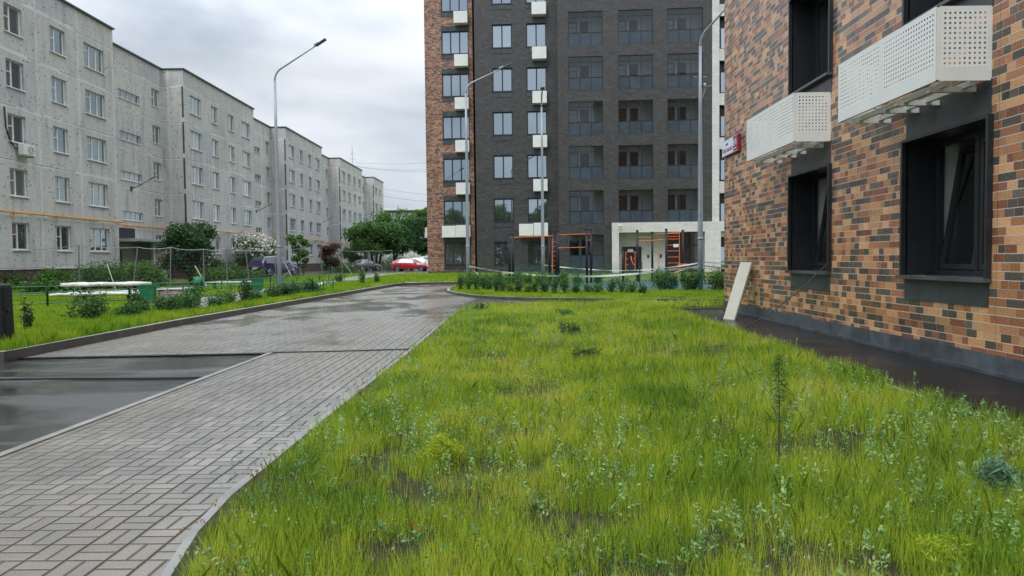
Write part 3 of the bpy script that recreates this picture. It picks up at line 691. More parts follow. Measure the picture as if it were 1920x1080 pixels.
# loggias
def loggia():
    f = MB(); wdt, h, pz = 2.84, 2.77, 1.08
    frame_bars(f, wdt, h, .06, .12, .05, (wdt/3, wdt*2/3), ((.05, wdt-.05, pz),))
    f.box(.05, wdt-.05, .06, .1, 2.28, 2.31)
    fo = f.build('balcony', 'graphite')
    MB().box(.052, wdt-.052, .085, .11, .052, pz-.02).build('balcony_panel', 'balcony_panel', fo)
    MB().quad((.05, .09, pz), (wdt-.05, .09, pz), (wdt-.05, .09, h-.05), (.05, .09, h-.05)).build('pane', 'glass_clear', fo)
    b = MB(); b.quad((-.1, 1.5, -.1), (wdt+.1, 1.5, -.1), (wdt+.1, 1.5, h+.1), (-.1, 1.5, h+.1))
    for x in (-.02, wdt+.02): b.quad((x, .19, -.1), (x, 1.5, -.1), (x, 1.5, h+.1), (x, .19, h+.1))
    b.quad((-.1, .19, h+.02), (wdt+.1, .19, h+.02), (wdt+.1, 1.5, h+.02), (-.1, 1.5, h+.02)); b.quad((-.1, .19, -.02), (wdt+.1, .19, -.02), (wdt+.1, 1.5, -.02), (-.1, 1.5, -.02))
    b.build('inner_wall', 'interior', fo)
    i = MB(); i.box(.02, .80, 1.46, 1.495, .7, 2.4); i.box(1.05, 1.75, 1.46, 1.495, .05, 2.4); i.build('inner_window', 'graphite', fo)
    i = MB(); i.box(.1, .72, 1.44, 1.458, .8, 2.3); i.build('inner_pane', 'glass_car', fo)
    i = MB(); i.box(.83, 1.02, 1.455, 1.494, .1, 2.4); i.build('white_door_leaf', 'white_pvc', fo)
    return fo
lg = loggia(); fst2 = True
for (a, z) in BAL:
    if z < 26: place(lg, tow, a, 0, z, fst2); fst2 = False
# entrance portal
ep = MB()
wall(ep, 15.39, 26., .15, 4.41, [(15.96, 22.92, .15, 3.6), (24.2, 25.4, .15, 3.6)], -.25, 1.6)
ep.quad((15.39, -.25, .15), (15.39, 0, .15), (15.39, 0, 4.41), (15.39, -.25, 4.41)); ep.quad((15.39, -.25, 4.41), (26, -.25, 4.41), (26, 0, 4.41), (15.39, 0, 4.41))
ep.quad((15.96, 1.35, .15), (20.0, 1.35, .15), (20.0, 1.35, 3.6), (15.96, 1.35, 3.6))
eo = ep.build('entrance_portal', 'white_tile', tow)
MB().box(16.35, 17.95, 1.25, 1.34, .15, 2.45).build('door', 'graphite', eo)
MB().box(16.8, 17.25, 1.235, 1.249, 2.0, 2.25).build('door_notice', 'paper', eo)
f = MB(); f.box(20.02, 22.9, 1.4, 1.46, .15, 3.6)
f2 = MB()
for x in (20.02, 21.0, 21.95, 22.84): f2.box(x, x+.07, 1.3, 1.39, .15, 3.6)
f2.box(20.02, 22.9, 1.305, 1.385, 2.5, 2.57)
f.build('glazed_lobby', 'glass_car', eo); f2.build('lobby_frame', 'graphite', eo)
i = MB(); i.box(18.45, 18.6, 1.28, 1.345, 1.5, 1.75); i.box(19.5, 19.65, 1.28, 1.345, 1.5, 1.8); i.build('intercom', 'graphite', eo)
MB().box(24.2, 25.4, 1.2, 1.3, .15, 3.6).build('dark_opening', 'graphite', eo)
t = empty('security_camera', tuple(tow.matrix_basis @ Vector((0, 0, 0))), label='small white camera at the top left of the pale entrance portal', cat='camera')
t.location = (-7.6193, 60, 0); t.rotation_euler = (0, 0, AT)
b_ = Vector((16.05, -.251, 4.15))
MB().tube([b_, b_+Vector((0, -.2, 0))], .03, 6).build('bracket', 'white_panel', t); MB().tube([b_+Vector((-.18, -.3, .04)), b_+Vector((.2, -.3, -.05))], .07, 8).build('housing', 'white_panel', t, True)

# ================================================================== RIGHT TILED BUILDING (local x=-Y, y = X-5.8)
rb = empty('tiled_building', (5.8, 0, 0), R(-90), label='near building clad in orange and brown tiles with two deep dark ground floor windows', cat='building')
ops = []; RW = []
for (y0, y1) in ((8.83, 10.73), (13.3, 15.2), (4.3, 6.2)):
    for (z0, z1) in ((1.2, 3.16), (4.87, 6.83), (8.54, 10.5)):
        ops.append((-y1, -y0, z0, z1)); RW.append((-y1, z0))
wm = MB(); wall(wm, -20.13, 6, .27, 26, ops, 0, .02)
wm.quad((-20.13, 0, .27), (-20.13, 14, .27), (-20.13, 14, 26), (-20.13, 0, 26)); wm.quad((6, 0, .27), (6, 14, .27), (6, 14, 26), (6, 0, 26)); wm.quad((-20.13, 14, 0), (6, 14, 0), (6, 14, 26), (-20.13, 14, 26))
wm.build('wall', 'brick', rb)
MB().box(-20.2, 6.1, -.05, 14.1, 26.003, 26.2).build('roof', 'roofedge', rb)
g = G('plinth_slabs'); x, y, z = g.xyz(g.obj()); sl = g.white(g.vec(g.m_('FLOOR', g.m_('DIVIDE', g.m_('ADD', x, y), .62)), 0., 0.))
n = g.noise(g.obj(), 3., 6, .7); k = g.m_('MULTIPLY', g.mr(sl, 0, 1, .75, 1.35), g.mr(n, .3, .7, .65, 1.35)); vs = nn(g.t, 'ShaderNodeVectorMath', operation='SCALE'); vs.inputs[0].default_value = (.062, .072, .082); g.put(vs.inputs['Scale'], k)
g.set(Base_Color=vs.outputs[0], Roughness=g.mr(n, .3, .7, .25, .5)); M['plinth_slabs'] = g.m
pl = MB(); pl.box(-20.15, 6, -.015, .1, .03, .268); po = pl.build('plinth', 'plinth_slabs', rb)
MB().box(-20.17, 6, -.04, -.016, .018, .06).build('flashing', 'slate2', po)
def deep_window(tilt):
    fo = MB(); w_, h, d = 1.9, 1.96, .46
    # surround casing standing proud of the wall
    t = .045
    fo.box(-t, 0, -.07, d, 0, h+.0); fo.box(w_, w_+t, -.07, d, 0, h); fo.box(-t, w_+t, -.07, d, h+.001, h+t)
    o = fo.build('window', 'graphite')
    MB().box(-t-.01, w_+t+.01, -.12, d, -.05, -.002).build('sill', 'slate2', o)
    for z0, z1 in ((h+.05, h+.48), (-.36, -.055)): MB().box(.0, w_, -.012, -.002, z0, z1).build('cladding_panel', 'slate', o)
    f = MB(); f2 = MB(); frame_bars(f2, w_, h, d-.02, d+.06, .075, (w_*.5,)); f.v, f.f = f2.v, f2.f
    f.build('frame', 'graphite', o)
    def sash(x0, x1, tl):
        m = Matrix.Translation((x0, d+.005, .085)) @ Matrix.Rotation(-tl, 4, 'X'); a = MB(); frame_bars(a, x1-x0, h-.17, -.02, .05, .08)
        b = MB(); b.v = [tuple(m @ Vector(q)) for q in a.v]; b.f = a.f; s = b.build('sash', 'graphite', o)
        q = [m @ Vector(q) for q in ((.07, .015, .07), (x1-x0-.07, .015, .07), (x1-x0-.07, .015, h-.24), (.07, .015, h-.24))]
        MB().quad(*q).build('pane', 'glass_near', s)
    sash(.09, w_*.5-.05, R(9) if tilt else 0); sash(w_*.5+.05, w_-.09, 0)
    r = MB(); e = d+.065; x0, x1, y1, z0, z1 = -.4, w_+.4, d+2.4, -.7, h+.5
    r.quad((x0, y1, z0), (x1, y1, z0), (x1, y1, z1), (x0, y1, z1)); r.quad((x0, e, z0), (x0, y1, z0), (x0, y1, z1), (x0, e, z1)); r.quad((x1, e, z0), (x1, y1, z0), (x1, y1, z1), (x1, e, z1))
    r.quad((x0, e, z1), (x1, e, z1), (x1, y1, z1), (x0, y1, z1)); r.quad((x0, e, z0), (x1, e, z0), (x1, y1, z0), (x0, y1, z0))
    wall(r, x0, x1, z0, z1, [(.02, w_-.02, .02, h-.02)], e, .01)
    r.build('room', 'room', o)
    cu = MB(); nf = 40; xa, xb = (.98, 1.88) if tilt else (.1, 1.1)
    for i in range(nf+1): x = xa+(xb-xa)*i/nf; y = d+.22+.025*math.sin(i*1.35)+.012*math.sin(i*.53); cu.v += [(x, y, .03), (x, y, h-.02)]
    for i in range(nf): cu.f.append((2*i, 2*i+1, 2*i+3, 2*i+2))
    cu.build('curtain', 'curtain', o, True)
    # white inner reveal strips next to the frame
    MB().box(.0, .02, d+.07, d+.3, 0, h).build('inner_reveal', 'white_pvc', o); MB().box(w_-.02, w_, d+.07, d+.3, 0, h).build('inner_reveal', 'white_pvc', o)
    return o
dwt, dwp = deep_window(True), deep_window(False); f1 = f2_ = True
for (x, z) in RW:
    if z < 2: place(dwt, rb, x, 0, z, f1); f1 = False
    else: place(dwp, rb, x, 0, z, f2_); f2_ = False
def basket(y0, y1, z0, z1, dep=.68):
    o = MB(); xa, xb = -y1, -y0; W = xb-xa; mid = W/2; h = z1-z0
    # margins solid, perforated fields inset in the same sheet
    def face(mb_s, mb_p, P0, U, Wd, m=(.055, .055, .16, .05)):
        P0 = Vector(P0); U = Vector(U); Z = Vector((0, 0, 1)); l, r, b, t = m
        def q(mb, a, c, e, f): mb.quad(P0+U*a+Z*e, P0+U*c+Z*e, P0+U*c+Z*f, P0+U*a+Z*f)
        q(mb_s, 0, Wd, 0, b); q(mb_s, 0, Wd, h-t, h); q(mb_s, 0, l, b, h-t); q(mb_s, Wd-r, Wd, b, h-t); q(mb_p, l, Wd-r, b, h-t)
    S, P = MB(), MB()
    face(S, P, (0, -dep, 0), (1, 0, 0), mid-.006); face(S, P, (mid+.006, -dep, 0), (1, 0, 0), mid-.006)
    face(S, P, (0, 0, 0), (0, -1, 0), dep-.003); face(S, P, (W, 0, 0), (0, -1, 0), dep-.003)
    # inner returns (flanges)
    S.box(mid-.005, mid+.005, -dep, -dep+.03, 0, h); S.box(0, W, -dep+.002, -dep+.04, 0.0, .012); S.box(0, W, -dep+.002, -dep+.04, h-.012, h)
    b = S.build('ac_basket', 'white_panel', rb, loc=(xa, 0, z0)); P.build('perforated_sheet', 'perforated', b)
    f = MB()
    for x in (.3, mid-.25, mid+.25, W-.3):
        f.box(x-.03, x+.03, -dep+.08, -.004, -.075, -.006)
    f.box(.1, W-.1, -.5, -.44, -.04, .03); f.box(.1, W-.1, -.2, -.14, -.04, .03)
    f.build('support_bracket', 'white_panel', b)
basket(8.84, 11.5, 3.62, 4.52); basket(13.33, 16.05, 3.62, 4.52)

def text_obj(name, body, size, mat, parent, M4, extr=.002, align='LEFT'):
    cu = bpy.data.curves.new(name, 'FONT'); cu.body = body; cu.size = size; cu.extrude = extr; cu.align_x = align
    t = bpy.data.objects.new(name, cu); col.objects.link(t); bpy.context.view_layer.update()
    dg = bpy.context.evaluated_depsgraph_get(); me = bpy.data.meshes.new_from_object(t.evaluated_get(dg)); me.materials.clear(); me.materials.append(M[mat])
    bpy.data.objects.remove(t); o = bpy.data.objects.new(name, me); col.objects.link(o); o.parent = parent; o.matrix_local = M4; return o
# address sign (local x = -Y)
sg = empty('address_sign', (5.795, 20.02, 4.25), R(-90), label='white and dark red address plate numbered 8A on the tiled wall', cat='sign')
W, Hh = 1.4, .44
MB().box(0, W, -.09, 0, 0, Hh).build('sign_body', 'red_sign', sg, bevel=.008)
MB().box(.03, W*.72, -.096, -.0905, .03, Hh-.03).build('street_panel', 'sign_white', sg)
b = MB(); b.box(.02, W-.02, -.0945, -.0905, Hh-.026, Hh-.014); b.box(.02, W-.02, -.0945, -.0905, .014, .026); b.build('border_line', 'sign_white', sg)
RX = Matrix.Rotation(R(90), 4, 'X')
text_obj('street_lettering', 'Кирсанова', .17, 'red_sign', sg, Matrix.Translation((.08, -.098, .1)) @ RX)
text_obj('small_lettering', 'улица', .085, 'red_sign', sg, Matrix.Translation((.35, -.098, .285)) @ RX)
text_obj('number_lettering', '8А', .25, 'sign_white', sg, Matrix.Translation((W*.735, -.093, .17)) @ RX)
text_obj('small_lettering', 'корпус 1', .065, 'sign_white', sg, Matrix.Translation((W*.745, -.093, .08)) @ RX)

# leaning boards
def board(name, P, label):
    t = empty(name, (P[0][0], P[0][1], 0), label=label, cat='board'); q = [Vector(p)-Vector((P[0][0], P[0][1], 0)) for p in P]
    n = (q[1]-q[0]).cross(q[3]-q[0]).normalized()*.045
    mb = MB(); mb.v = [tuple(a) for a in q]+[tuple(a-n) for a in q]; mb.f = [(0, 1, 2, 3), (7, 6, 5, 4), (0, 4, 5, 1), (1, 5, 6, 2), (2, 6, 7, 3), (3, 7, 4, 0)]
    mb.build('panel', 'cream_board', t); return t
board('leaning_board', [(4.88, 17.02, .02), (5.05, 16.72, .02), (5.74, 17.6, 1.36), (5.56, 17.9, 1.37)], 'wide cream board leaning on the tiled wall, facing the lawn')
board('leaning_board', [(5.10, 17.2, .02), (5.14, 17.0, .02), (5.76, 17.75, 1.22), (5.72, 17.95, 1.22)], 'narrow cream board behind the wide one leaning on the tiled wall')
tag(MB().tube([(6.2, 13.5, 1.55), (5.75, 13.36, 1.33), (5.3, 13.4, .88), (4.7, 13.4, .42), (4.2, 13.3, .16), (3.6, 13.5, .09), (3.1, 13.9, .06)], .011, 6).build('black_cable', 'black'), 'black cable hanging from the farther ground floor window down to the lawn', 'cable')
pts = [(x, 9.28+.1*(x+6.9)/2.9+.05*math.sin(x*1.7), -.014) for x in np.linspace(-12, -3.98, 24)]
tag(MB().tube(pts, .014, 5).build('black_cable', 'black'), 'black cable lying across the wet asphalt at the left', 'cable')
tag(MB().tube([(-4.1, 11.66, .008), (-3.4, 11.70, .008), (-2.6, 11.8, .008), (-1.85, 11.93, .008)], .012, 5).build('black_cable', 'black'), 'thin black line lying across the pavers where the road joint is', 'cable')

# ================================================================== lamps
def street_lamp(x, y, H_, d, reach, rise, label, g0=.1):
    t = empty('street_lamp', (x, y, g0+hz(y)), label=label, cat='street lamp', group='grey street lamps')
    MB().tube([(0, 0, -.1), (0, 0, 2.2), (0, 0, H_*.75), (0, 0, H_)], [.125, .115, .075, .06], 12).build('pole', 'lamp_paint', t, True)
    MB().tube([(0, 0, 2.15), (0, 0, 2.25)], [.13, .122], 12).build('pole_collar', 'lamp_paint', t, True)
    D = Vector((d[0], d[1], 0)).normalized(); a = []
    for s in np.linspace(0, 1, 9):
        th = s*math.atan2(reach, rise); a.append(D*(.75*(1-math.cos(th)))+Vector((0, 0, H_+.75*math.sin(th))))
    end = D*reach+Vector((0, 0, H_+rise)); a.append(a[-1].lerp(end, .5)); a.append(end)
    MB().tube(a, [.05]*9+[.042, .036], 8).build('arm', 'lamp_paint', t, True)
    dr = (end-a[-2]).normalized(); q = dr.to_track_quat('X', 'Z').to_matrix().to_4x4()
    hd = empty_mesh = MB().obox(Matrix.Translation(end+dr*.32) @ q, .62, .26, .075).build('lamp_head', 'lamp_dark', t, bevel=.02)
    MB().obox(Matrix.Translation(end+dr*.05+Vector((0, 0, .05))) @ q, .26, .16, .12).build('driver_box', 'grey_metal', hd, bevel=.02)
    return t
street_lamp(-12.43, 36.9, 10.7, (1, 0), 2.15, 1.75, 'street lamp standing before the pale block, arm pointing right')
street_lamp(-2.97, 42, 11.1, (1, .1), 2.05, 1.45, 'street lamp before the brown tiled edge of the tower')
street_lamp(1.62, 47, 11.3, (.0, -1), 1.8, .7, 'slender street lamp behind the monkey bars, arm pointing towards the viewer')
l4 = street_lamp(7.77, 30.5, 10.3, (.5, -.6), 1.35, 1.3, 'thick street lamp before the pale entrance portal, next to the tiled wall')
t = empty('pole_camera', (7.77, 30.5, 8.2), label='small camera on a bracket halfway up the thick street lamp at the right', cat='camera')  # a camera on the pole, with no lamp in it
MB().tube([(.07, 0, 0), (.18, 0, .3), (.22, 0, .55)], .012, 5).tube([(.2, 0, .5), (.5, 0, .55)], .01, 5).build('bracket', 'grey_metal', t); MB().tube([(.16, -.12, .55), (.2, .05, .62)], .05, 8).build('housing', 'white_panel', t)
tag(MB().tube([(7.63, 30.5, 9.1), (7.5, 30.45, 9.1)], .02, 5).tube([(7.9, 30.5, 9.1), (8.03, 30.45, 9.1)], .02, 5).build('clamp', 'lamp_paint'), 'small metal clamp round the upper part of the thick right lamp', 'clamp')

# bollard
bo = empty('bollard', (-8.93, 12.1, .1), R(0), label='black rounded barrier post with white vertical lettering on the kerb at the left edge', cat='bollard')
def rrect(hx, hy, r, n=5):
    p = []
    for cx, cy, a0 in ((hx-r, hy-r, 0), (-hx+r, hy-r, 90), (-hx+r, -hy+r, 180), (hx-r, -hy+r, 270)):
        for i in range(n+1): a = R(a0+90*i/n); p.append((cx+r*math.cos(a), cy+r*math.sin(a)))
    return p
b = MB(); prof = [(0, 1.0), (.98, .93), (1.03, .91), (1.06, .86), (1.075, .72)]
base = rrect(.2, .16, .08); n = len(base)
for z, k in prof: b.v += [(x*k, y*k, z) for x, y in base]
for i in range(len(prof)-1):
    for j in range(n): b.f.append((i*n+j, i*n+(j+1) % n, (i+1)*n+(j+1) % n, (i+1)*n+j))
b.f.append(tuple(range((len(prof)-1)*n, len(prof)*n))); b.build('housing', 'black_post', bo, True)
MB().tube([(.17, -.02, .62), (.215, -.02, .62)], .035, 10).build('lock', 'black', bo)
text_obj('lettering', 'DoorHan', .085, 'paper', bo, Matrix.Translation((.10, -.158, .4)) @ Matrix.Rotation(R(90), 4, 'X') @ Matrix.Rotation(R(90), 4, 'Z'))
MB().tube([(.075, -.155, .58), (.075, -.162, .58)], .022, 12).build('logo', 'paper', bo)

# ================================================================== picnic table, benches, bins
def wob_log(mb, a, b, r, n=9):
    a, b = Vector(a), Vector(b); pts = []; rs = []
    for i in range(12):
        t = i/11; p = a.lerp(b, t)+Vector((0, rnd.uniform(-.012, .012), rnd.uniform(-.012, .012))); pts.append(p); rs.append(r*rnd.uniform(.9, 1.1)*(.8 if i in (0, 11) else 1))
    mb.tube(pts, rs, n)
pt = empty('picnic_table', (-14.1, 24.3, .115), R(12), label='log picnic table with whitish top and attached benches behind the green rail', cat='picnic table')
tp = MB()
for k, yy in enumerate((-.3, -.1, .1, .3)): wob_log(tp, (-1.35, yy, .68), (1.3, yy, .68), .07)
tp.build('table_top', 'log', pt, True)
for yy in (-.75, .75):
    b = MB(); wob_log(b, (-1.5, yy-.07, .38), (1.35, yy-.07, .38), .05); wob_log(b, (-1.4, yy+.05, .38), (1.3, yy+.05, .38), .05); b.build('bench', 'log', pt, True)
for xx in (-.75, .85):
    l = MB(); l.tube([(xx, 0, -.05), (xx, 0, .63)], .07, 7); l.tube([(xx, 0, .3), (xx-.35, 0, .62)], .03, 6); l.tube([(xx, 0, .3), (xx+.35, 0, .62)], .03, 6); l.tube([(xx, -.78, .3), (xx, .78, .3)], .05, 6)
    l.tube([(xx, -.72, -.05), (xx, -.72, .33)], .045, 6); l.tube([(xx, .72, -.05), (xx, .72, .33)], .045, 6); l.build('leg', 'dark_wood', pt, True)
def trash_bin(x, y, kind, label, s=1.):
    t = empty('trash_bin', (x, y, .115), rnd.uniform(0, .5), label=label, cat='trash bin', group='green metal trash bins')
    b = MB()
    if kind == 'box':
        b.v = [(-.16, -.13, .12), (.16, -.13, .12), (.16, .13, .12), (-.16, .13, .12), (-.24, -.18, .66), (.24, -.18, .66), (.24, .18, .66), (-.24, .18, .66)]
        b.f = [(3, 2, 1, 0), (0, 1, 5, 4), (1, 2, 6, 5), (2, 3, 7, 6), (3, 0, 4, 7)]
        b.box(-.25, .25, -.19, -.17, .64, .68).box(-.25, .25, .17, .19, .64, .68).box(-.25, -.23, -.17, .17, .64, .68).box(.23, .25, -.17, .17, .64, .68)
    else:
        b.tube([(0, 0, .3), (0, 0, .78)], [.2, .22], 14)
    b.build('bucket', 'green_paint', t, kind != 'box')
    f = MB(); pts = [(.24*math.cos(a), 0, .32+.24*math.sin(a)) for a in np.linspace(math.pi, 2*math.pi, 9)]
    f.tube([(-.24, 0, .6)]+pts+[(.24, 0, .6)], .015, 6); f.tube([(0, 0, -.05), (0, 0, .1)], .03, 6); f.build('stand', 'green_wire', t)
trash_bin(-12.2, 23.3, 'box', 'green box trash bin at the right end of the log picnic table')
trash_bin(-14.0, 31.0, 'round', 'round green trash bin left of the thin white bench board')
trash_bin(-11.6, 31.5, 'box', 'green trash bin just left of the foot of the tall left street lamp')
sb_ = empty('stone_bench', (-12.0, 24.75, .115), R(8), label='pale stone block bench with white top right of the picnic table', cat='bench')
MB().box(-.48, .48, -.25, .25, 0, .46).build('base', 'pink_block', sb_); MB().box(-.55, .55, -.3, .3, .463, .53).build('seat', 'white_panel', sb_, bevel=.02)
wb = empty('bench', (-13.6, 33.5, .115), R(4), label='thin white bench board between the round green bin and the blue car', cat='bench')
MB().box(-1.1, 1.15, -.18, .18, .44, .49).build('seat', 'white_panel', wb); MB().box(-.8, -.74, -.15, .15, 0, .44).build('leg', 'green_paint', wb); MB().box(.8, .86, -.15, .15, 0, .44).build('leg', 'green_paint', wb)

# ================================================================== low green rails
def rail_fence(pts, label, h=.55, step=1.0, group='low green rail fences'):
    t = empty('rail_fence', (pts[0][0], pts[0][1], .115), label=label, cat='fence', group=group); o = Vector((pts[0][0], pts[0][1], 0)); np_ = 0
    P = [Vector((x, y, 0))-o for x, y in pts]; rl = MB()
    for a, b in zip(P[:-1], P[1:]):
        L = (b-a).length; n = max(1, round(L/2.0))
        dz = lambda p: Vector((0, 0, hz(p.y+o.y)))
        for zz in (h, h*.42): rl.tube([a+dz(a)+Vector((0, 0, zz)), b+dz(b)+Vector((0, 0, zz))], .017, 5)
        for i in range(n+1):
            p = a.lerp(b, i/n)+dz(a.lerp(b, i/n)); MB().tube([p+Vector((0, 0, -.06)), p+Vector((0, 0, h+.05))], .032, 6).build('post', 'green_paint', t)
            if i < n:
                for s in (.3, .7):
                    q = a.lerp(b, (i+s)/n); q = q+dz(q); rl.tube([q+Vector((0, 0, h*.42)), q+Vector((0, 0, h))], .012, 4)
    rl.build('rail', 'green_paint', t); return t
rail_fence([(-16.9, 17.6), (-14.0, 21.0), (-12.6, 22.9), (-8.3, 28.6), (-8.42, 32.2)], 'low green rail fence running in front of the log picnic table to the kerb')
rail_fence([(-22, 23.5), (-17.5, 27.2), (-13.6, 30.4), (-13.3, 38), (-14.4, 44)], 'low green rail fence behind the picnic table along the path')
rail_fence([(-11., 33.2), (-11.2, 40), (-11.3, 46)], 'low green rail fence on the right side of the grey path')

# ================================================================== tall wire mesh fence (temporary, leaning posts)
mf = empty('mesh_fence', (-27, 36, .115), label='sagging wire mesh fence on leaning grey posts between the pale block and the lawns', cat='fence')
def w2(px, Y): return ((px-972)/1335*Y, Y)
PT = [(-30, 37, 2.2, 0), (12, 37, 2.15, .03), (143, 36, 2.35, .05), (243, 36, 2.2, .35), (315, 37, 2.2, .1), (380, 38, 2.1, 0), (424, 38.5, 2.15, -.05), (466, 42, 2.1, -.2), (515, 50, 2.2, 0), (560, 56, 2.3, .2), (603, 60, 2.2, -.1), (640, 66, 2.2, .1), (690, 76, 2.3, 0), (735, 80, 2.4, 0)]
prev = None
for px, Y, h, ln in PT:
    x, y = w2(px, Y); x += 27; y -= 36; z0 = hz(Y)
    MB().tube([(x, y, z0-.1), (x+ln, y, z0+h)], .033, 7).build('post', 'post_grey', mf)
    if prev:
        a, b = prev, Vector((x+ln, y, z0+h)); pts = []
        for t_ in np.linspace(0, 1, 7):
            p = a.lerp(b, t_); p.z -= .35*t_*(1-t_); pts.append(p)
        MB().tube(pts, .016, 5).build('top_rail', 'grey_metal', mf)
        d = (b-a); L = d.length; n = 1
        me = MB(); me.quad((0, 0, -h+.1), (L, 0, -h+.1), (L, 0, -.03), (0, 0, -.03)); me_o = me.build('wire_mesh', 'mesh_grey', mf); me_o.location = a; me_o.rotation_euler = (0, 0, math.atan2(d.y, d.x))
    prev = Vector((x+ln, y, z0+h))
def prop(x0, y0, x1, y1, h, label, m='cream_board', r=.022):
    tag(MB().tube([(x0, y0, hz(y0)+.08), (x1, y1, hz(y1)+h)], r, 5).build('wooden_prop', m), label, 'stick', group='sticks propping the mesh fence')
prop(-15.5, 35.5, -16.6, 36.4, 1.35, 'pale stick leaning beside the round green bin'); prop(-20.0, 35.2, -20.9, 36, 1.5, 'pale stick leaning on the mesh fence behind the picnic table')
prop(-19.4, 58.5, -17.9, 59.5, 1.7, 'pale stick leaning by the small tree right of the blue car'); prop(-16.4, 70, -18.2, 71, 2.2, 'pale stick leaning at the left of the dark sedan')

# ================================================================== tape
def ribbon(name, pts, wd, label, sag=None, seg=22, group='white barrier tapes'):
    V = []; F = []; prev = None; P = []
    for (a, b, sg_) in pts:
        a, b = Vector(a), Vector(b)
        for i in range(seg+1):
            t_ = i/seg; p = a.lerp(b, t_); p.z -= 4*sg_*t_*(1-t_); P.append(p)
    for i, p in enumerate(P):
        d = (P[min(i+1, len(P)-1)]-P[max(i-1, 0)]); d = d.normalized() if d.length > 1e-6 else Vector((1, 0, 0)); tw = .5*math.sin(i*.7)+.3
        side = (Vector((0, 0, 1))*math.cos(tw)+d.cross(Vector((0, 0, 1))).normalized()*math.sin(tw))*wd/2
        V += [tuple(p-side), tuple(p+side)]
    for i in range(len(P)-1): F.append((2*i, 2*i+1, 2*i+3, 2*i+2))
    m = MB(); m.v = V; m.f = F; o = m.build(name, 'tape'); md = o.modifiers.new('thick', 'SOLIDIFY'); md.thickness = .003
    return tag(o, label, 'tape', group=group)
ribbon('barrier_tape', [((-2.9, 41.9, 1.12), (7.7, 30.4, 1.12), .52)], .085, 'long sagging white tape from the lamp at the tower edge to the thick lamp')
ribbon('barrier_tape', [((1.7, 46.9, 1.1), (5.6, 43.5, .75), .05), ((5.6, 43.5, .75), (7.75, 30.7, 1.25), .12)], .06, 'white tape behind the fitness frames ending at the thick lamp')
ribbon('barrier_tape', [((7.85, 30.5, 1.15), (12, 30.5, .75), .06)], .07, 'short white tape from the thick lamp towards the tiled wall')
ribbon('barrier_tape', [((7.85, 30.7, 1.3), (12, 31.5, 1.1), .04)], .05, 'upper short white tape right of the thick lamp')
ribbon('barrier_tape', [((-2.85, 41.5, 1.05), (-1.2, 37, .3), .1), ((-1.2, 37, .3), (-.7, 37.5, .8), 0)], .05, 'loose white tape end hanging into the shrubs by the lamp')
ribbon('barrier_tape', [((-9.9, 31.6, .5), (-8.4, 31.9, .68), .12)], .08, 'short limp white tape on the green rail by the kerb')
ribbon('barrier_tape', [((-16.2, 49, 1.6), (-15.8, 49.5, .5), .05)], .1, 'white tape strip hanging from the mesh fence')

# ================================================================== fitness equipment
def fitness(name, posts, bars, label, cat='fitness frame', extra=None, loc=(0, 40)):
    t = empty(name, (loc[0], loc[1], .1), label=label, cat=cat)
    for (x, y, h) in posts:
        MB().tube([(x-loc[0], y-loc[1], -.1), (x-loc[0], y-loc[1], h-.1)], .068, 10).build('post', 'black_post', t, True)
        cp_ = MB(); cp_.tube([(x-loc[0], y-loc[1], h-.105), (x-loc[0], y-loc[1], h-.06)], .088, 10); cp_.tube([(x-loc[0], y-loc[1], h-.06), (x-loc[0], y-loc[1], h-.03)], [.06, .03], 10); cp_.build('post_cap', 'black', t)
    for (a, b, r) in bars:
        MB().tube([(a[0]-loc[0], a[1]-loc[1], a[2]-.1), (b[0]-loc[0], b[1]-loc[1], b[2]-.1)], r, 7).build('bar', 'orange', t)
    return t
posts = [(-.50, 40.6, 2.92), (-.30, 39.4, 2.88), (1.78, 40.6, 2.92), (1.98, 39.4, 3.0)]
bars = [((-.5, 40.6, 2.72), (1.78, 40.6, 2.78), .022), ((-.3, 39.4, 2.70), (1.98, 39.4, 2.78), .022)]
for k in range(7): x = -.2+.32*k; bars.append(((x, 39.4, 2.74), (x, 40.6, 2.74), .016))
mk = fitness('monkey_bars', posts, bars, 'black and orange monkey bars at the left of the sports ground', 'monkey bars')
posts = [(2.28, 40.6, 3.12), (3.80, 39.6, 3.1), (4.15, 40.8, 3.15), (2.1, 39.4, 3.0)]
bars = [((2.28, 40.6, 2.86), (4.15, 40.8, 2.9), .022), ((2.1, 39.4, 2.1), (3.8, 39.6, 2.12), .02), ((1.98, 39.5, 2.35), (2.28, 40.6, 2.4), .018), ((3.8, 39.6, 2.5), (4.15, 40.8, 2.55), .018),
        ((1.86, 38.9, .3), (1.86, 38.9, 2.62), .022)]
for k in range(9): bars.append(((1.86, 38.9, .35+.26*k), (2.05, 39.3, .35+.26*k), .014))
pb = fitness('pull_up_frame', posts, bars, 'tall orange and black pull up frame with ladder and hanging ring chains', 'fitness frame')
for xx in (2.78, 3.5):
    c = MB(); c.tube([(xx, .3, 2.76), (xx, .3, 2.1)], .012, 5); c.tube([(xx+.09*math.cos(a), .3, 2.0+.1*math.sin(a)) for a in np.linspace(0, 2*math.pi, 13)], .014, 5, False); c.build('hanging_ring', 'black', pb)
posts = [(6.15, 42, 1.98), (7.0, 42, 3.08), (8.03, 42.8, 3.0), (8.62, 41.6, 3.12), (9.62, 41.8, 3.05)]
bars = [((7.0, 42, 2.72), (8.03, 42.8, 2.72), .02), ((7.0, 42, 2.48), (8.62, 41.6, 2.55), .02), ((8.27, 42.2, .6), (8.27, 42.2, 2.65), .018), ((9.38, 41.6, .8), (9.38, 41.6, 2.95), .022),
        ((8.1, 42.6, 2.9), (9.5, 41.8, 2.96), .02)]
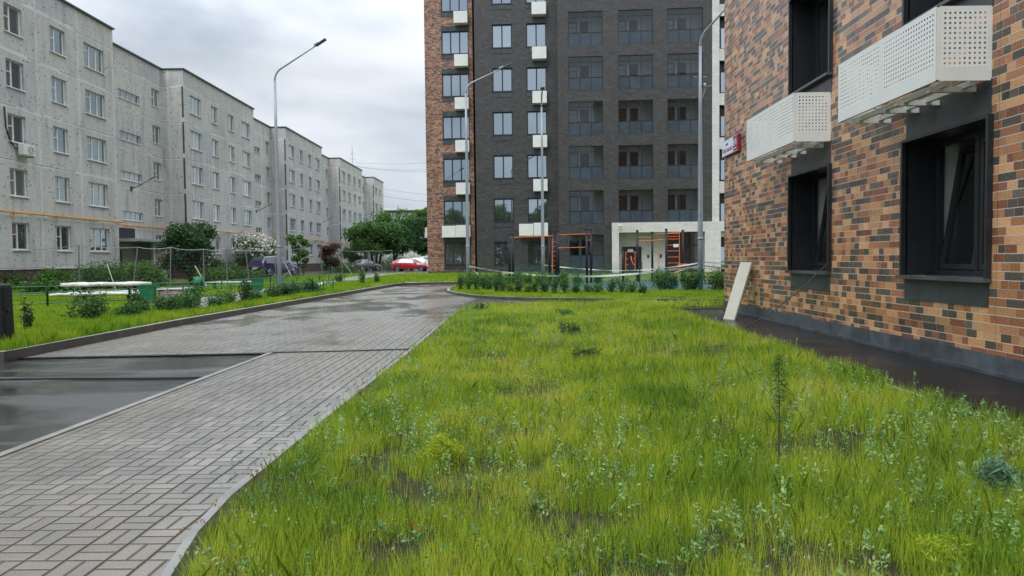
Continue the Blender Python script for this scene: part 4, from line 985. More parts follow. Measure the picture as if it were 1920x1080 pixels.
for z in (2.88, 2.72, 2.57, 2.22, 1.88, 1.53, 1.18, .84): bars.append(((8.62, 41.6, z), (9.4, 41.6, z), .018))
wb_ = fitness('wall_bars_frame', posts[1:], bars, 'orange ladder wall bars on tall black posts in front of the pale entrance', 'fitness frame', loc=(7, 42))
MB().box(2.02, 2.32, -.44, -.42, 2.0, 2.18).build('notice_plate', 'paper', wb_)
bars = [((6.3, 41.9, 1.85), (6.9, 41.9, 1.85), .018), ((6.3, 41.9, .8), (6.3, 41.9, 1.85), .022), ((6.85, 41.9, .8), (6.85, 41.9, 1.85), .022)]
for z in (.8, 1.1, 1.45): bars += [((6.3, 41.9, z), (6.42, 41.8, z), .018), ((6.85, 41.9, z), (6.73, 41.8, z), .018)]
bars += [((6.6, 41.8, 1.6), (6.58, 41.7, 1.45), .022), ((6.58, 41.7, 1.45), (6.66, 41.6, 1.2), .022), ((6.66, 41.6, 1.2), (6.8, 41.6, 1.05), .02), ((6.15, 42, 1.1), (5.95, 41.8, 1.4), .012), ((5.95, 41.8, 1.4), (6.1, 41.9, 1.65), .012)]
fitness('arm_trainer', posts[:1]+[(6.97, 41.3, .9)], bars, 'short black trainer post with orange side handles before the dark entrance door', 'fitness frame', loc=(6.15, 42))
sbn = empty('sit_up_bench', (8.3, 39.6, .1), label='sloping orange yellow sit up bench in front of the wall bars', cat='bench')
m = Matrix.Translation((.1, 0, .45)) @ Matrix.Rotation(R(-20), 4, 'Y'); MB().obox(m, 1.7, .38, .05).build('seat', 'yellow_wood', sbn)
MB().tube([(.75, 0, -.1), (.75, 0, .85)], .04, 6).tube([(-.5, 0, -.1), (-.5, 0, .2)], .04, 6).build('leg', 'black_post', sbn); MB().tube([(.5, -.25, .95), (1.1, -.25, .95)], .025, 6).tube([(.6, .25, 1.02), (1.1, .25, 1.02)], .025, 6).build('bar', 'orange', sbn)
pt2 = empty('picnic_table', (10.6, 37.6, .1), label='yellow wooden table with bench partly hidden by the corner of the tiled building', cat='picnic table')
MB().box(-1.3, 1.6, -.35, -.02, .78, .83).box(-1.3, 1.6, .02, .35, .78, .83).build('table_top', 'yellow_wood', pt2)
MB().box(-1.3, 1.6, -.85, -.55, .42, .47).build('bench', 'yellow_wood', pt2); MB().box(-1.3, 1.6, .55, .85, .42, .47).build('bench', 'yellow_wood', pt2)
for xx in (-.9, 1.1): MB().tube([(xx, -.6, 0), (xx, .2, .77)], .03, 6).tube([(xx, .6, 0), (xx, -.2, .77)], .03, 6).tube([(xx, -.7, .4), (xx, .7, .4)], .025, 6).build('leg', 'black_post', pt2)
# green mesh fence round the ground
gf = empty('mesh_fence', (-1.2, 33.2, .09), label='low dark green wire mesh fence along the front of the sports ground', cat='fence')
P = [(-1.5, 33.5), (.0, 30.6), (2.5, 29.9), (5.0, 29.4), (7.4, 28.9), (9.8, 28.4), (12.2, 27.9)]
for i, (x, y) in enumerate(P):
    MB().tube([(x+1.2, y-33.2, -.1), (x+1.2, y-33.2, .95)], .025, 6).build('post', 'green_wire', gf)
    if i:
        a = Vector((P[i-1][0], P[i-1][1], 0)); b = Vector((x, y, 0)); L = (b-a).length
        mo = MB().quad((0, 0, .05), (L, 0, .05), (L, 0, .88), (0, 0, .88)).build('wire_mesh', 'mesh_green', gf); mo.location = (a.x+1.2, a.y-33.2, 0); mo.rotation_euler = (0, 0, math.atan2(b.y-a.y, b.x-a.x))
gf = empty('mesh_fence', (0, 52, .2), label='dark green wire mesh fence at the foot of the dark tower', cat='fence')
for i in range(5):
    MB().tube([(-1+2.5*i, 0, -.1), (-1+2.5*i, 0, 1.0)], .025, 6).build('post', 'green_wire', gf)
    if i: mo = MB().quad((0, 0, .05), (2.5, 0, .05), (2.5, 0, .95), (0, 0, .95)).build('wire_mesh', 'mesh_green', gf); mo.location = (-3.5+2.5*i, 0, 0)

# ================================================================== cars
def interp(tab, x):
    for (a, *va), (b, *vb) in zip(tab[:-1], tab[1:]):
        if a <= x <= b: t_ = (x-a)/(b-a) if b > a else 0; return [p+(q-p)*t_ for p, q in zip(va, vb)]
    return list(tab[-1][1:] if x > tab[-1][0] else tab[0][1:])
def car(name, label, loc, rz, L, W, H_, kind, paint):
    t = empty(name, loc, rz, label=label, cat='car')
    hw = W/2
    # x, z_low, z_belt, z_top, w_belt, w_top   (front = +x)
    if kind == 'suv':
        tab = [(-L/2, .5, .62, .70, .84, .78), (-L/2+.06, .32, .95, 1.02, .93, .86), (-L/2+.14, .28, 1.08, 1.30, .97, .80), (-L/2+.5, .26, 1.08, H_-.05, .99, .70), (-L/2+1.2, .25, 1.06, H_, 1., .70), (.0, .25, 1.03, H_-.01, 1., .70),
               (.55, .25, 1.02, H_-.12, 1., .70), (1.25, .25, 1.0, 1.06, 1., .80), (L/2-.5, .27, .92, .98, .97, .78), (L/2-.1, .32, .7, .82, .88, .75), (L/2, .4, .55, .6, .8, .7)]
        gx = (-L/2+.45, .95); ws_ = (.55, 1.2); rs_ = (-L/2+.14, -L/2+.5)
    elif kind == 'sedan':
        tab = [(-L/2, .45, .58, .66, .84, .76), (-L/2+.08, .28, .86, .94, .94, .84), (-L/2+.7, .24, .92, .97, .98, .8), (-L/2+.85, .24, .93, 1.0, 1., .78), (-L/2+1.5, .22, .92, H_-.04, 1., .66), (-.1, .22, .91, H_, 1., .66), (.35, .22, .9, H_-.06, 1., .66),
               (1.05, .22, .88, .96, 1., .78), (L/2-.5, .24, .80, .86, .97, .76), (L/2-.1, .3, .62, .7, .88, .74), (L/2, .38, .48, .55, .8, .7)]
        gx = (-L/2+.95, .9); ws_ = (.35, 1.02); rs_ = (-L/2+.86, -L/2+1.45)
    else:
        tab = [(-L/2, .42, .6, .72, .84, .76), (-L/2+.07, .26, .92, 1.0, .93, .82), (-L/2+.25, .24, .98, 1.12, .98, .76), (-L/2+.75, .22, .97, H_-.1, 1., .68), (-L/2+1.5, .22, .94, H_, 1., .68), (.0, .22, .91, H_-.03, 1., .68),
               (.45, .22, .89, H_-.17, 1., .68), (1.2, .22, .85, .93, 1., .78), (L/2-.5, .24, .74, .82, .97, .76), (L/2-.1, .3, .58, .66, .88, .74), (L/2, .36, .45, .52, .8, .7)]
        gx = (-L/2+.55, 1.0); ws_ = (.42, 1.15); rs_ = (-L/2+.25, -L/2+.75)
    b = MB(); xs = sorted(set([r[0] for r in tab]+list(np.linspace(-L/2, L/2, 30)))); k = 12
    for x in xs:
        zl, zb, zt, wb2, wt = interp(tab, x)
        half = [(wb2*.9, zl), (wb2*.985, zl+.12), (wb2, (zl+zb)/2), (wb2*.97, zb), (wt+(wb2-wt)*.05, zt-.03 if zt-zb > .15 else zt-.01), (wt*.86, zt)]
        ring = [(a*hw, z) for a, z in half]+[(-a*hw, z) for a, z in half[::-1]]
        b.v += [(x, y, z) for y, z in ring]
    for i in range(len(xs)-1):
        for j in range(k): b.f.append((i*k+j, i*k+(j+1) % k, (i+1)*k+(j+1) % k, (i+1)*k+j))
    b.f.append(tuple(range(k))); b.f.append(tuple(range(len(xs)*k-1, (len(xs)-1)*k-1, -1)))
    bo_ = b.build('body', paint, t, True)
    bo_.data.polygons.foreach_set('use_smooth', [True]*len(bo_.data.polygons))
    # side glass
    for s in (1, -1):
        g_ = MB(); xs2 = np.linspace(gx[0], gx[1], 10)
        for x in xs2:
            zl, zb, zt, wb2, wt = interp(tab, x); top = .9
            if zt-zb < .12: top = .3
            p0 = Vector((x, s*wb2*.97*hw, zb)); p1 = Vector((x, s*(wt+(wb2-wt)*.05)*hw, zt-.03))
            for q in (.06, top): p = p0.lerp(p1, q); g_.v.append((p.x, p.y+s*.012, p.z+.004))
        for i in range(9): g_.f.append((2*i, 2*i+1, 2*i+3, 2*i+2))
        g_.build('side_window', 'glass_car', t)
        x = .75; zl, zb, zt, wb2, wt = interp(tab, x); MB().box(x-.1, x+.06, s*hw*1.0-.02 if s > 0 else -hw-.16, hw+.16 if s > 0 else -hw+.02, zb+.0, zb+.13).build('mirror', paint, t, bevel=.03)
    for nm, (a, c) in (('windscreen', ws_), ('rear_window', rs_)):
        g_ = MB()
        for x in np.linspace(a+.03, c-.03, 5):
            zl, zb, zt, wb2, wt = interp(tab, x); g_.v += [(x, -wt*.84*hw, zt+.012), (x, wt*.84*hw, zt+.012)]
        if nm == 'rear_window': g_.v = [(v[0]-.012, v[1], v[2]) for v in g_.v]
        for i in range(4): g_.f.append((2*i, 2*i+1, 2*i+3, 2*i+2))
        g_.build(nm, 'glass_car', t)
    r = .34 if kind == 'suv' else .31
    for x in (-L/2+.82, L/2-.85):
        for s in (1, -1):
            ar = MB().tube([(x, s*(hw-.2), r), (x, s*(hw+.004), r)], r+.05, 20).build('wheel_arch', 'black', t)
            wh = MB().tube([(x, s*(hw-.18), r), (x, s*(hw-.02), r), (x, s*(hw+.012), r)], [r, r, r*.93], 20).build('wheel', 'tyre', t)
            rm = MB()
            for q in range(5):
                a = q*2*math.pi/5+.3; rm.obox(Matrix.Translation((x+.11*math.cos(a), s*(hw+.018), r+.11*math.sin(a))) @ Matrix.Rotation(-a, 4, 'Y'), .2, .02, .05)
            rm.tube([(x+r*.66*math.cos(a), s*(hw+.016), r+r*.66*math.sin(a)) for a in np.linspace(0, 2*math.pi, 17)], .018, 5, False)
            rm.build('rim', 'rim', wh)
    for s in (1, -1):
        zl, zb, zt, wb2, wt = interp(tab, -L/2+.08); MB().box(-L/2-.01, -L/2+.16, min(s*hw*.55, s*hw*.93), max(s*hw*.55, s*hw*.93), zb-.22, zb-.05).build('tail_light', 'tail', t, bevel=.02)
        zl, zb, zt, wb2, wt = interp(tab, L/2-.14); MB().box(L/2-.3, L/2-.06, min(s*hw*.5, s*hw*.88), max(s*hw*.5, s*hw*.88), zb-.12, zb+.02).build('headlight', 'headlight', t, bevel=.02)
    MB().box(-L/2-.02, -L/2+.03, -.26, .26, .62, .74).build('number_plate', 'paper', t)
    return t
M['p_blue'] = car_paint('dark_blue_paint', (.012, .012, .075)); M['p_red'] = car_paint('red_paint', (.46, .006, .02)); M['p_black'] = car_paint('dark_grey_paint', (.018, .020, .028)); M['p_white'] = car_paint('white_paint', (.62, .64, .66)); M['p_silver'] = car_paint('silver_paint', (.32, .36, .38))
car('parked_car', 'dark blue estate car seen from behind, beside the tall left street lamp', (-21.7, 63.2, .13+hz(63)), R(66), 4.7, 1.85, 1.72, 'suv', 'p_blue')
car('parked_car', 'dark sedan parked in front of the round dark tree', (-18.6, 86, .28), R(62), 4.5, 1.75, 1.42, 'sedan', 'p_black')
car('parked_car', 'bright red hatchback parked at the left edge of the tower', (-12.4, 82, .28), R(-4), 4.4, 1.76, 1.46, 'hatch', 'p_red')
car('parked_car', 'white car right behind the red hatchback', (-12.0, 88, .28), R(-6), 4.5, 1.78, 1.55, 'hatch', 'p_white')
car('parked_car', 'silver car farthest behind the red hatchback, by the tower edge', (-11.2, 95, .28), R(-3), 4.6, 1.85, 1.75, 'suv', 'p_silver')

# ================================================================== vegetation
def unit(n):
    v = rng.normal(size=(n, 3)); return v/np.linalg.norm(v, axis=1, keepdims=True)
def leaf_quads(C, size, up=.3, asp=.55):
    """one bent leaf quad per centre"""
    n = len(C); d = unit(n); d[:, 2] = d[:, 2]*.6+up*rng.uniform(-.3, 1, n); d /= np.linalg.norm(d, axis=1, keepdims=True)
    s = np.cross(d, unit(n)); s /= np.linalg.norm(s, axis=1, keepdims=True)
    L = (size*rng.uniform(.6, 1.3, n))[:, None]; Wd = L*asp*.5
    V = np.stack([C-d*L*.5, C+s*Wd, C+d*L*.5, C-s*Wd], 1).reshape(-1, 3); F = np.arange(n*4).reshape(-1, 4)
    return V, F, np.repeat(rng.uniform(0, 1, n), 4)
def clumps_points(clumps, n, shell=.75):
    """clumps: list (cx,cy,cz,rx,ry,rz)"""
    c = np.array(clumps); wts = (c[:, 3]*c[:, 4]*c[:, 5])**.66; idx = rng.choice(len(c), n, p=wts/wts.sum())
    u = unit(n); r = np.clip(rng.normal(shell, .2, n), .1, 1.12)[:, None]
    return c[idx, :3]+u*r*c[idx, 3:]
def crown(cx, cy, z0, z1, rad, k, seed, flat=1.):
    r = np.random.default_rng(seed); out_ = []
    H2 = (z1-z0)/2; cz = (z0+z1)/2
    for i in range(k):
        a = r.uniform(0, 2*math.pi); q = r.uniform(.25, .85); ph_ = math.asin(r.uniform(-.8, 1.))
        x = cx+rad*q*math.cos(a)*math.cos(ph_*.7); y = cy+rad*q*math.sin(a)*math.cos(ph_*.7); z = cz+H2*.75*math.sin(ph_)
        s = r.uniform(.22, .42); out_.append((x, y, z, rad*s, rad*s, rad*s*.75*flat))
    return out_
def tree(name, x, y, g0, ht, z0, rad, mat, label, cat='tree', n=6000, ls=.14, k=26, seed=1, trunk=.12, group=None, tm='bark', lean=0., stems=1):
    t = empty(name, (x, y, g0), label=label, cat=cat, group=group); r = random.Random(seed)
    cl = crown(0, 0, z0, ht, rad, k, seed)
    V, F, rv = leaf_quads(clumps_points(cl, n), ls); leafmesh('crown', V, F, rv, mat, t)
    tb = MB()
    for s_ in range(stems):
        ox = (s_-(stems-1)/2)*trunk*1.5; top = Vector((ox*3+lean, 0, z0+(ht-z0)*.6)); b0 = Vector((ox, 0, -.1))
        mid = b0.lerp(top, .5)+Vector((r.uniform(-.1, .1), r.uniform(-.1, .1), 0)); tb.tube([b0, mid, top], [trunk, trunk*.75, trunk*.3], 8)
        for c in r.sample(cl, min(len(cl), 9)):
            st2 = b0.lerp(top, r.uniform(.3, .8)); e = Vector(c[:3]); m_ = st2.lerp(e, .5)+Vector((0, 0, .08*rad)); tb.tube([st2, m_, e], [trunk*.4, trunk*.25, trunk*.08], 5)
    tb.build('trunk', tm, t, True); return t
# big trees behind
tree('tree', -18.6, 93, .25, 6.8, 1.5, 3.7, 'leaf_mid', 'wide dark round tree behind the dark sedan', n=16000, ls=.34, k=44, seed=3, trunk=.2, stems=3)
tree('tree', -16.9, 97, .25, 6.4, 1.2, 3.0, 'leaf_dark', 'dark tree above the red hatchback, right half of the dark clump', n=9000, ls=.32, k=30, seed=8, trunk=.18)
tree('tree', -19.2, 112, .25, 9.8, 2., 4.3, 'leaf_fresh', 'taller lighter green tree rising behind the dark clump', n=9000, ls=.36, k=40, seed=5, trunk=.22)
tree('tree', -14.6, 110, .25, 8.8, 1.2, 2.9, 'leaf_dark', 'dark tree half hidden by the brown edge of the tower', n=9000, ls=.32, k=30, seed=6, trunk=.2)
tree('tree', -16.8, 124, .25, 10.8, 2., 3.4, 'leaf_fresh', 'pale green tree at the back beneath the far building', n=7000, ls=.36, k=24, seed=16, trunk=.2)
tree('tree', -22.0, 96, .25, 3.9, .6, 1.5, 'leaf_mid', 'bushy small tree at the left foot of the dark clump', n=4500, ls=.22, k=18, seed=26, trunk=.1)
# trees before the pale block
tree('tree', -21.4, 46.5, .1, 4.0, .3, 2.0, 'leaf_dark', 'dense dark small tree beside the nearest porch', n=9000, ls=.2, k=34, seed=9, trunk=.09, stems=3)
fl = tree('flowering_bush', -24.0, 64.5, .1, 3.7, .3, 2.0, 'leaf_mid', 'flowering bush with white blossom behind the blue car', 'bush', n=6000, ls=.18, k=26, seed=12, trunk=.06, stems=3)
cl = crown(0, 0, 1.4, 3.9, 1.95, 26, 12); V, F, rv = leaf_quads(clumps_points(cl, 1500, 1.0), .2, asp=.9); leafmesh('blossom', V, F, rv, 'blossom', fl)
tree('tree', -17.5, 56.5, .2, 3.6, .9, .95, 'leaf_mid', 'slender young tree to the right of the tall left street lamp', n=2200, ls=.18, k=14, seed=13, trunk=.05)
tree('tree', -16.2, 61.5, .2, 3.0, .5, 1.1, 'leaf_red', 'small purple leaved tree left of the dark sedan', n=2400, ls=.17, k=14, seed=14, trunk=.05)
tree('bush', -20.0, 66, .2, 3.2, .2, .9, 'leaf_fresh', 'fresh green bush just right of the blue car', 'bush', n=2200, ls=.17, k=12, seed=15, trunk=.04)
tree('bush', -19.3, 73, .2, 2.4, .2, 1.2, 'leaf_mid', 'green bush behind the mesh fence left of the dark sedan', 'bush', n=2200, ls=.18, k=14, seed=17, trunk=.04)
ORD = ['leftmost', 'second', 'third', 'fourth', 'fifth', 'sixth', 'seventh', 'eighth', 'ninth', 'tenth', 'eleventh', 'twelfth', 'thirteenth', 'fourteenth', 'fifteenth', 'sixteenth', 'seventeenth', 'eighteenth', 'nineteenth', 'twentieth', 'rightmost']
def ordn(i, n, what): return ('rightmost ' if i == n-1 else 'leftmost ' if i == 0 else ORD[i]+' ')+what+('' if i in (0, n-1) else ' counted from the left')
def bush(x, y, rx, ry, h, mat, label, n=2500, ls=.12, k=12, seed=1, g0=.1, group=None, name='bush'):
    r = np.random.default_rng(seed); cl = []
    for i in range(k):
        a = r.uniform(0, 2*math.pi); q = r.uniform(0, .8); s = r.uniform(.3, .5); cz = r.uniform(.25, .72)*h
        cl.append((rx*q*math.cos(a), ry*q*math.sin(a), cz, rx*s, ry*s, h*.32))
    t = empty(name, (x, y, g0), label=label, cat='bush', group=group)
    P_ = clumps_points(cl, n, .75); P_ += rng.normal(size=P_.shape)*np.array([rx, ry, h])*.09; P_[:, 2] = np.abs(P_[:, 2]); V, F, rv = leaf_quads(P_, ls, .4); leafmesh('foliage', V, F, rv, mat, t)
    st2 = MB()
    for i in range(6):
        a = r.uniform(0, 6.28); st2.tube([(0, 0, -.05), (rx*.3*math.cos(a), ry*.3*math.sin(a), h*.4), (rx*.5*math.cos(a), ry*.5*math.sin(a), h*.75)], [.015, .01, .005], 4)
    st2.build('stem', 'bark', t); return t
for i, (x, y, rx, h, m, lb) in enumerate([(-26.6, 35.8, 1.6, 1.35, 'leaf_mid', 'broad rounded bush at the left edge below the pale block'), (-23.3, 35.2, 1.3, 1.1, 'leaf_fresh', 'low bush between the two widest bushes behind the picnic table'),
      (-22.2, 38.2, 2.2, 1.5, 'leaf_mid', 'wide hedge like bush behind the log picnic table'), (-19.6, 37.6, 1.5, 1.45, 'leaf_fresh', 'leafy bush behind the picnic table in front of the porch'), (-21.9, 41.5, 1.3, 1.2, 'leaf_mid', 'bush at the foot of the nearest porch'),
      (-24.2, 30.8, 1.8, .8, 'leaf_fresh', 'low loose bush just right of the black barrier post'), (-20.8, 31.6, 1.2, .7, 'leaf_mid', 'low green bush left behind the picnic table top'),
      (-19.9, 46, 1.6, 1.1, 'leaf_fresh', 'bush right of the dark small tree'), (-20.3, 50.5, 2.2, 1.2, 'leaf_mid', 'long bush on the near side of the blue car'), (-25.1, 60, 1.5, 1.5, 'leaf_dark', 'dark bush under the white blossom'),
      (-18.9, 78, 1.8, 1.2, 'leaf_mid', 'bush on the left of the dark sedan'), (-15.4, 90, 2.0, 1.3, 'leaf_dark', 'dark bush between the sedan and the red hatchback'), (-18.5, 106, 3.2, 2.8, 'leaf_dark', 'tall dark bush behind the gap between the sedan and the red hatchback'), (-13.5, 105, 3.2, 2.6, 'leaf_dark', 'tall dark bush behind the white and silver cars')]):
    bush(x, y, rx, rx*.8, h, m, lb, n=3600, ls=.15, k=18, seed=40+i)
# young shrubs along the left kerb
YS = [(-9.75, 14.0, .12, .62), (-9.9, 16.3, .42, .62), (-9.6, 17.4, .36, .5), (-9.75, 18.3, .34, .5), (-9.4, 18.9, .32, .45), (-9.3, 19.7, .38, .62), (-9.5, 20.6, .32, .55), (-9.0, 21.0, .32, .45), (-8.95, 22.0, .34, .5), (-8.9, 22.9, .28, .6), (-9.0, 24.2, .3, .5), (-8.75, 25.4, .34, .48),
      (-8.7, 26.4, .36, .5), (-8.95, 27.4, .4, .55), (-8.9, 28.3, .35, .5), (-8.75, 29.2, .4, .6), (-8.9, 30.6, .3, .5), (-8.6, 39.2, .22, .8), (-8.3, 41.5, .2, .7), (-10.8, 43., .25, .6)]
for i, (x, y, r, h) in enumerate(YS):
    lb = {0: 'thin dark sapling shrub right of the black barrier post', 1: 'largest leafy young shrub in front of the picnic table', 17: 'taller of the two small shrubs near the far bend of the kerb', 18: 'smaller of the two shrubs near the far bend of the kerb'}.get(i, ordn(i, 20, 'young shrub in the row along the left kerb'))
    r *= 1.25; h *= 1.15+.25*math.sin(i*2.3)
    bush(x, y, r, r, h, 'leaf_dark' if i % 3 == 0 else 'leaf_mid', lb, n=int(700*(r/.3)**1.2), ls=.075, k=9, seed=70+i, group='young shrubs along the left kerb', name='young_shrub')
bush(-10.5, 17.9, .35, .2, .4, 'leaf_red', 'low reddish leaved shrub in front of the picnic table', n=300, ls=.07, seed=99, name='young_shrub')
# island shrubs
for i, px in enumerate([862, 878, 892, 905, 918, 930, 942, 956, 972, 990, 1004, 1020, 1038, 1058, 1080, 1102, 1120, 1146, 1165, 1184, 1204]):
    Y = (31.5 if px < 930 else 29.0)-(px-860)*.005+rnd.uniform(-.4, .5); x = (px-972)/1335*Y
    h = rnd.uniform(.36, .72)+(.18 if px < 930 else 0); bush(x, Y, .26, .26, h, ('leaf_mid', 'leaf_fresh', 'leaf_dark')[i % 3], ordn(i, 21, 'young shrub in the front row of the island'), n=480, ls=.07, k=8, seed=120+i, group='shrubs in the front row of the island', name='young_shrub', g0=.09)
for i, px in enumerate([868, 884, 900, 916, 934, 950, 968, 988, 1010, 1030, 1060, 1085, 1120]):
    Y = 36.8+rnd.uniform(-.6, 1.6); x = (px-972)/1335*Y
    bush(x, Y, .4, .35, rnd.uniform(.55, .85), ('leaf_mid', 'leaf_fresh')[i % 2], ordn(i, 13, 'fuller shrub in the back row by the monkey bars'), n=600, ls=.09, k=9, seed=150+i, group='shrubs in the back row of the island', name='young_shrub', g0=.09)
for i, (px, Y, r, h) in enumerate([(1238, 29.2, .45, .95), (1256, 29.6, .42, .9), (1286, 29.0, .42, .95), (1303, 29.4, .35, .85), (1338, 28.6, .42, .95), (1352, 28.9, .3, .8)]):
    bush((px-972)/1335*Y, Y, r, r, h, 'leaf_dark' if i % 2 else 'leaf_mid', ordn(i, 6, 'tall loose shrub around the thick lamp'), n=900, ls=.09, k=11, seed=170+i, group='taller shrubs by the thick lamp', name='shrub', g0=.09)

for i, (x, y, h) in enumerate([(-27, -30, 14), (-21, -33, 12.5), (-15, -29, 14.5), (-9.5, -32, 13), (-3, -30, 15), (3.5, -34, 13), (9, -31, 12)]):
    tree('tree', x, y, 0, h, -3., 4.8, 'leaf_mid', ordn(i, 7, 'tall tree behind the viewer, seen only as a reflection'), n=8000, ls=.6, k=44, seed=300+i, trunk=.2, group='tall trees behind the viewer')
# far building
fb = empty('apartment_building', (-36, 172, 0), label='distant pale building with greenish balcony panels above the trees', cat='building')
MB().box(0, 34, 0, 12, 0, 13.6).build('wall', 'far_wall', fb); MB().box(-.3, 34.3, -.3, 12.3, 13.603, 14.1).build('roof', 'white_panel', fb); MB().box(-.1, 34.1, -.2, -.002, 13.0, 13.55).build('cornice', 'roofedge', fb)
for r_ in range(5):
    for c_ in range(9):
        x = 1.+3.7*c_; z = 1.3+2.6*r_
        if z > 8: f = MB(); frame_bars(f, 2.4, 1.4, -.1, 0-.003, .08, (.8, 1.6)); o = f.build('window', 'white_pvc', fb, loc=(x, 0, z)); MB().quad((0, -.03, 0), (2.4, -.03, 0), (2.4, -.03, 1.4), (0, -.03, 1.4)).build('pane', 'pane_old', o)
    if r_ > 2: MB().box(.6, 13, -.12, -.004, 1.3+2.6*r_-1.0, 1.3+2.6*r_-.1).build('balcony_panel', 'green_sheet', fb)

# ------------------------------------------------------------------ grass
def in_poly(P_, poly):
    x, y = P_[:, 0], P_[:, 1]; ins = np.zeros(len(P_), bool); n = len(poly)
    for i in range(n):
        x1, y1 = poly[i]; x2, y2 = poly[(i+1) % n]
        c = ((y1 > y) != (y2 > y)) & (x < (x2-x1)*(y-y1)/(y2-y1+1e-12)+x1); ins ^= c
    return ins
def vnoise(P_, s, seed):
    r = np.random.default_rng(seed); T = r.uniform(0, 1, (64, 64)); q = P_*s; i = np.floor(q).astype(int); f = q-i; f = f*f*(3-2*f)
    a = T[i[:, 0] % 64, i[:, 1] % 64]; b = T[(i[:, 0]+1) % 64, i[:, 1] % 64]; c = T[i[:, 0] % 64, (i[:, 1]+1) % 64]; d = T[(i[:, 0]+1) % 64, (i[:, 1]+1) % 64]
    return (a*(1-f[:, 0])+b*f[:, 0])*(1-f[:, 1])+(c*(1-f[:, 0])+d*f[:, 0])*f[:, 1]
def blades(P_, z, h, wd, rv, lean=.26):
    n = len(P_); a = rng.uniform(0, 2*math.pi, n); la = rng.uniform(0, 2*math.pi, n); l = h*lean*rng.uniform(.2, 1.5, n)*np.where(rng.uniform(0, 1, n) < .15, 2., 1.)
    sx, sy = np.cos(a)*wd, np.sin(a)*wd; B = np.c_[P_, z]
    S = np.c_[sx, sy, np.zeros(n)]; Ld = np.c_[np.cos(la)*l, np.sin(la)*l, np.zeros(n)]
    m = B+Ld*.3+np.c_[np.zeros(n), np.zeros(n), h*.55]; tp_ = B+Ld+np.c_[np.zeros(n), np.zeros(n), h]
    V = np.stack([B-S, B+S, m+S*.75, tp_, m-S*.75], 1).reshape(-1, 3)
    F = np.arange(n*5).reshape(-1, 5); return V, F, np.repeat(rv, 5)
def scatter(x0, x1, y0, y1, dens): 
    n = int((x1-x0)*(y1-y0)*dens); return np.c_[rng.uniform(x0, x1, n), rng.uniform(y0, y1, n)]
def lawn(name, bands, poly, zf, hf, mat, label=None, bare=.0):
    VV, FF, RR = [], [], []; off = 0
    for (x0, x1, y0, y1, dens, wd) in bands:
        P_ = scatter(x0, x1, y0, y1, dens); P_ = P_[in_poly(P_, poly)]
        c = vnoise(P_, .9, 3)*.3+vnoise(P_, 3.1, 4)*.4+vnoise(P_, 9., 14)*.3
        if bare:
            keep = rng.uniform(0, 1, len(P_)) < np.clip((c-bare)*7, .06, 1); P_ = P_[keep]; c = c[keep]
        n = len(P_); tint = np.clip(vnoise(P_, .7, 9)*.35+vnoise(P_, 4.5, 19)*.3+rng.uniform(0, .75, n)-.1, 0, 1)
        h = hf*rng.uniform(.4, 1.35, n)*(.6+.8*c)*(1+.45*np.clip((P_[:, 0]-.6)/2.5, 0, 1)*(bare > 0)); V, F, rv = blades(P_, np.array([zf+hz(q) for q in P_[:, 1]]) if y1 > 46 else np.full(n, zf), h, wd*rng.uniform(.6, 1.3, n), tint)
        VV.append(V); FF.append(F+off); RR.append(rv); off += len(V)
    o = leafmesh(name, np.concatenate(VV), np.concatenate(FF), np.concatenate(RR), mat); o['kind'] = 'stuff'
    return tag(o, label, 'grass')
MP = [(-.9, 1.5)]+[(x+.17, y-.1) for x, y in EDGE[1:]][:-1]+[(30, 18.3), (30, 19.8), (5.7, 21.2), (4.25, 20.9), (4.07, 20.), (4.07, 1.5)]
lawn('grass', [(-1.8, 4.1, 2.0, 5.5, 7500, .0013), (-1.8, 4.1, 5.5, 9, 5600, .0018), (-1.8, 4.2, 9, 14, 3000, .0029), (-1.9, 4.3, 14, 24, 1900, .005), (4.1, 7, 19.5, 23, 900, .007)], MP, .03, .118, 'grass', 'tall rough yellow green grass of the near lawn', .385)
LP = [(-60, 11.1), (-8.2, 11.1)]+[(x-.17, y) for x, y in LK[1:5]]+[(-7.1, 43.2), (-7.0, 43.9), (-9, 44.9), (-11, 44.9), (-11.0, 36), (-10.6, 30.), (-8.75, 21.2), (-9.6, 19.6), (-12.6, 23.2), (-12.6, 30), (-13.3, 37), (-13.4, 50), (-13., 60), (-11.5, 75), (-14.3, 70), (-17.4, 60), (-18.2, 34), (-23.8, 34), (-24, 50), (-30, 50), (-30, 12)]
lawn('grass', [(-16, -8, 11, 20, 1500, .0055), (-18, -7, 20, 32, 900, .008), (-18, -6, 32, 60, 420, .013), (-27, -16, 22, 50, 300, .014)], LP, .115, .16, 'grass_left', 'bright green lawn left of the kerb', 0)
IP = [(-3.0, 43.8)]+[(x+.16, y+.1) for x, y in IS[1:]]+[(30, 26), (8, 29.1), (.3, 30.9), (2.1, 43.8)]
lawn('grass', [(-4, 14, 22, 32.5, 700, .009), (-4, 3, 32.5, 44, 420, .012)], IP, .09, .11, 'grass_left', 'bright green grass of the island before the tower', 0)
lawn('grass', [(-18, 4, 44.6, 73, 200, .018)], [(-10.9, 46), (-8.5, 45.4), (-2.5, 45.3), (3.8, 44), (3.8, 57), (3, 58.8), (-4.5, 62), (-7.3, 62), (-7.5, 60.6), (-9.3, 61), (-10.5, 62), (-9.6, 72), (-10.4, 64), (-10.9, 50)], .115, .13, 'grass_left', 'green grass strip at the foot of the tower', 0)

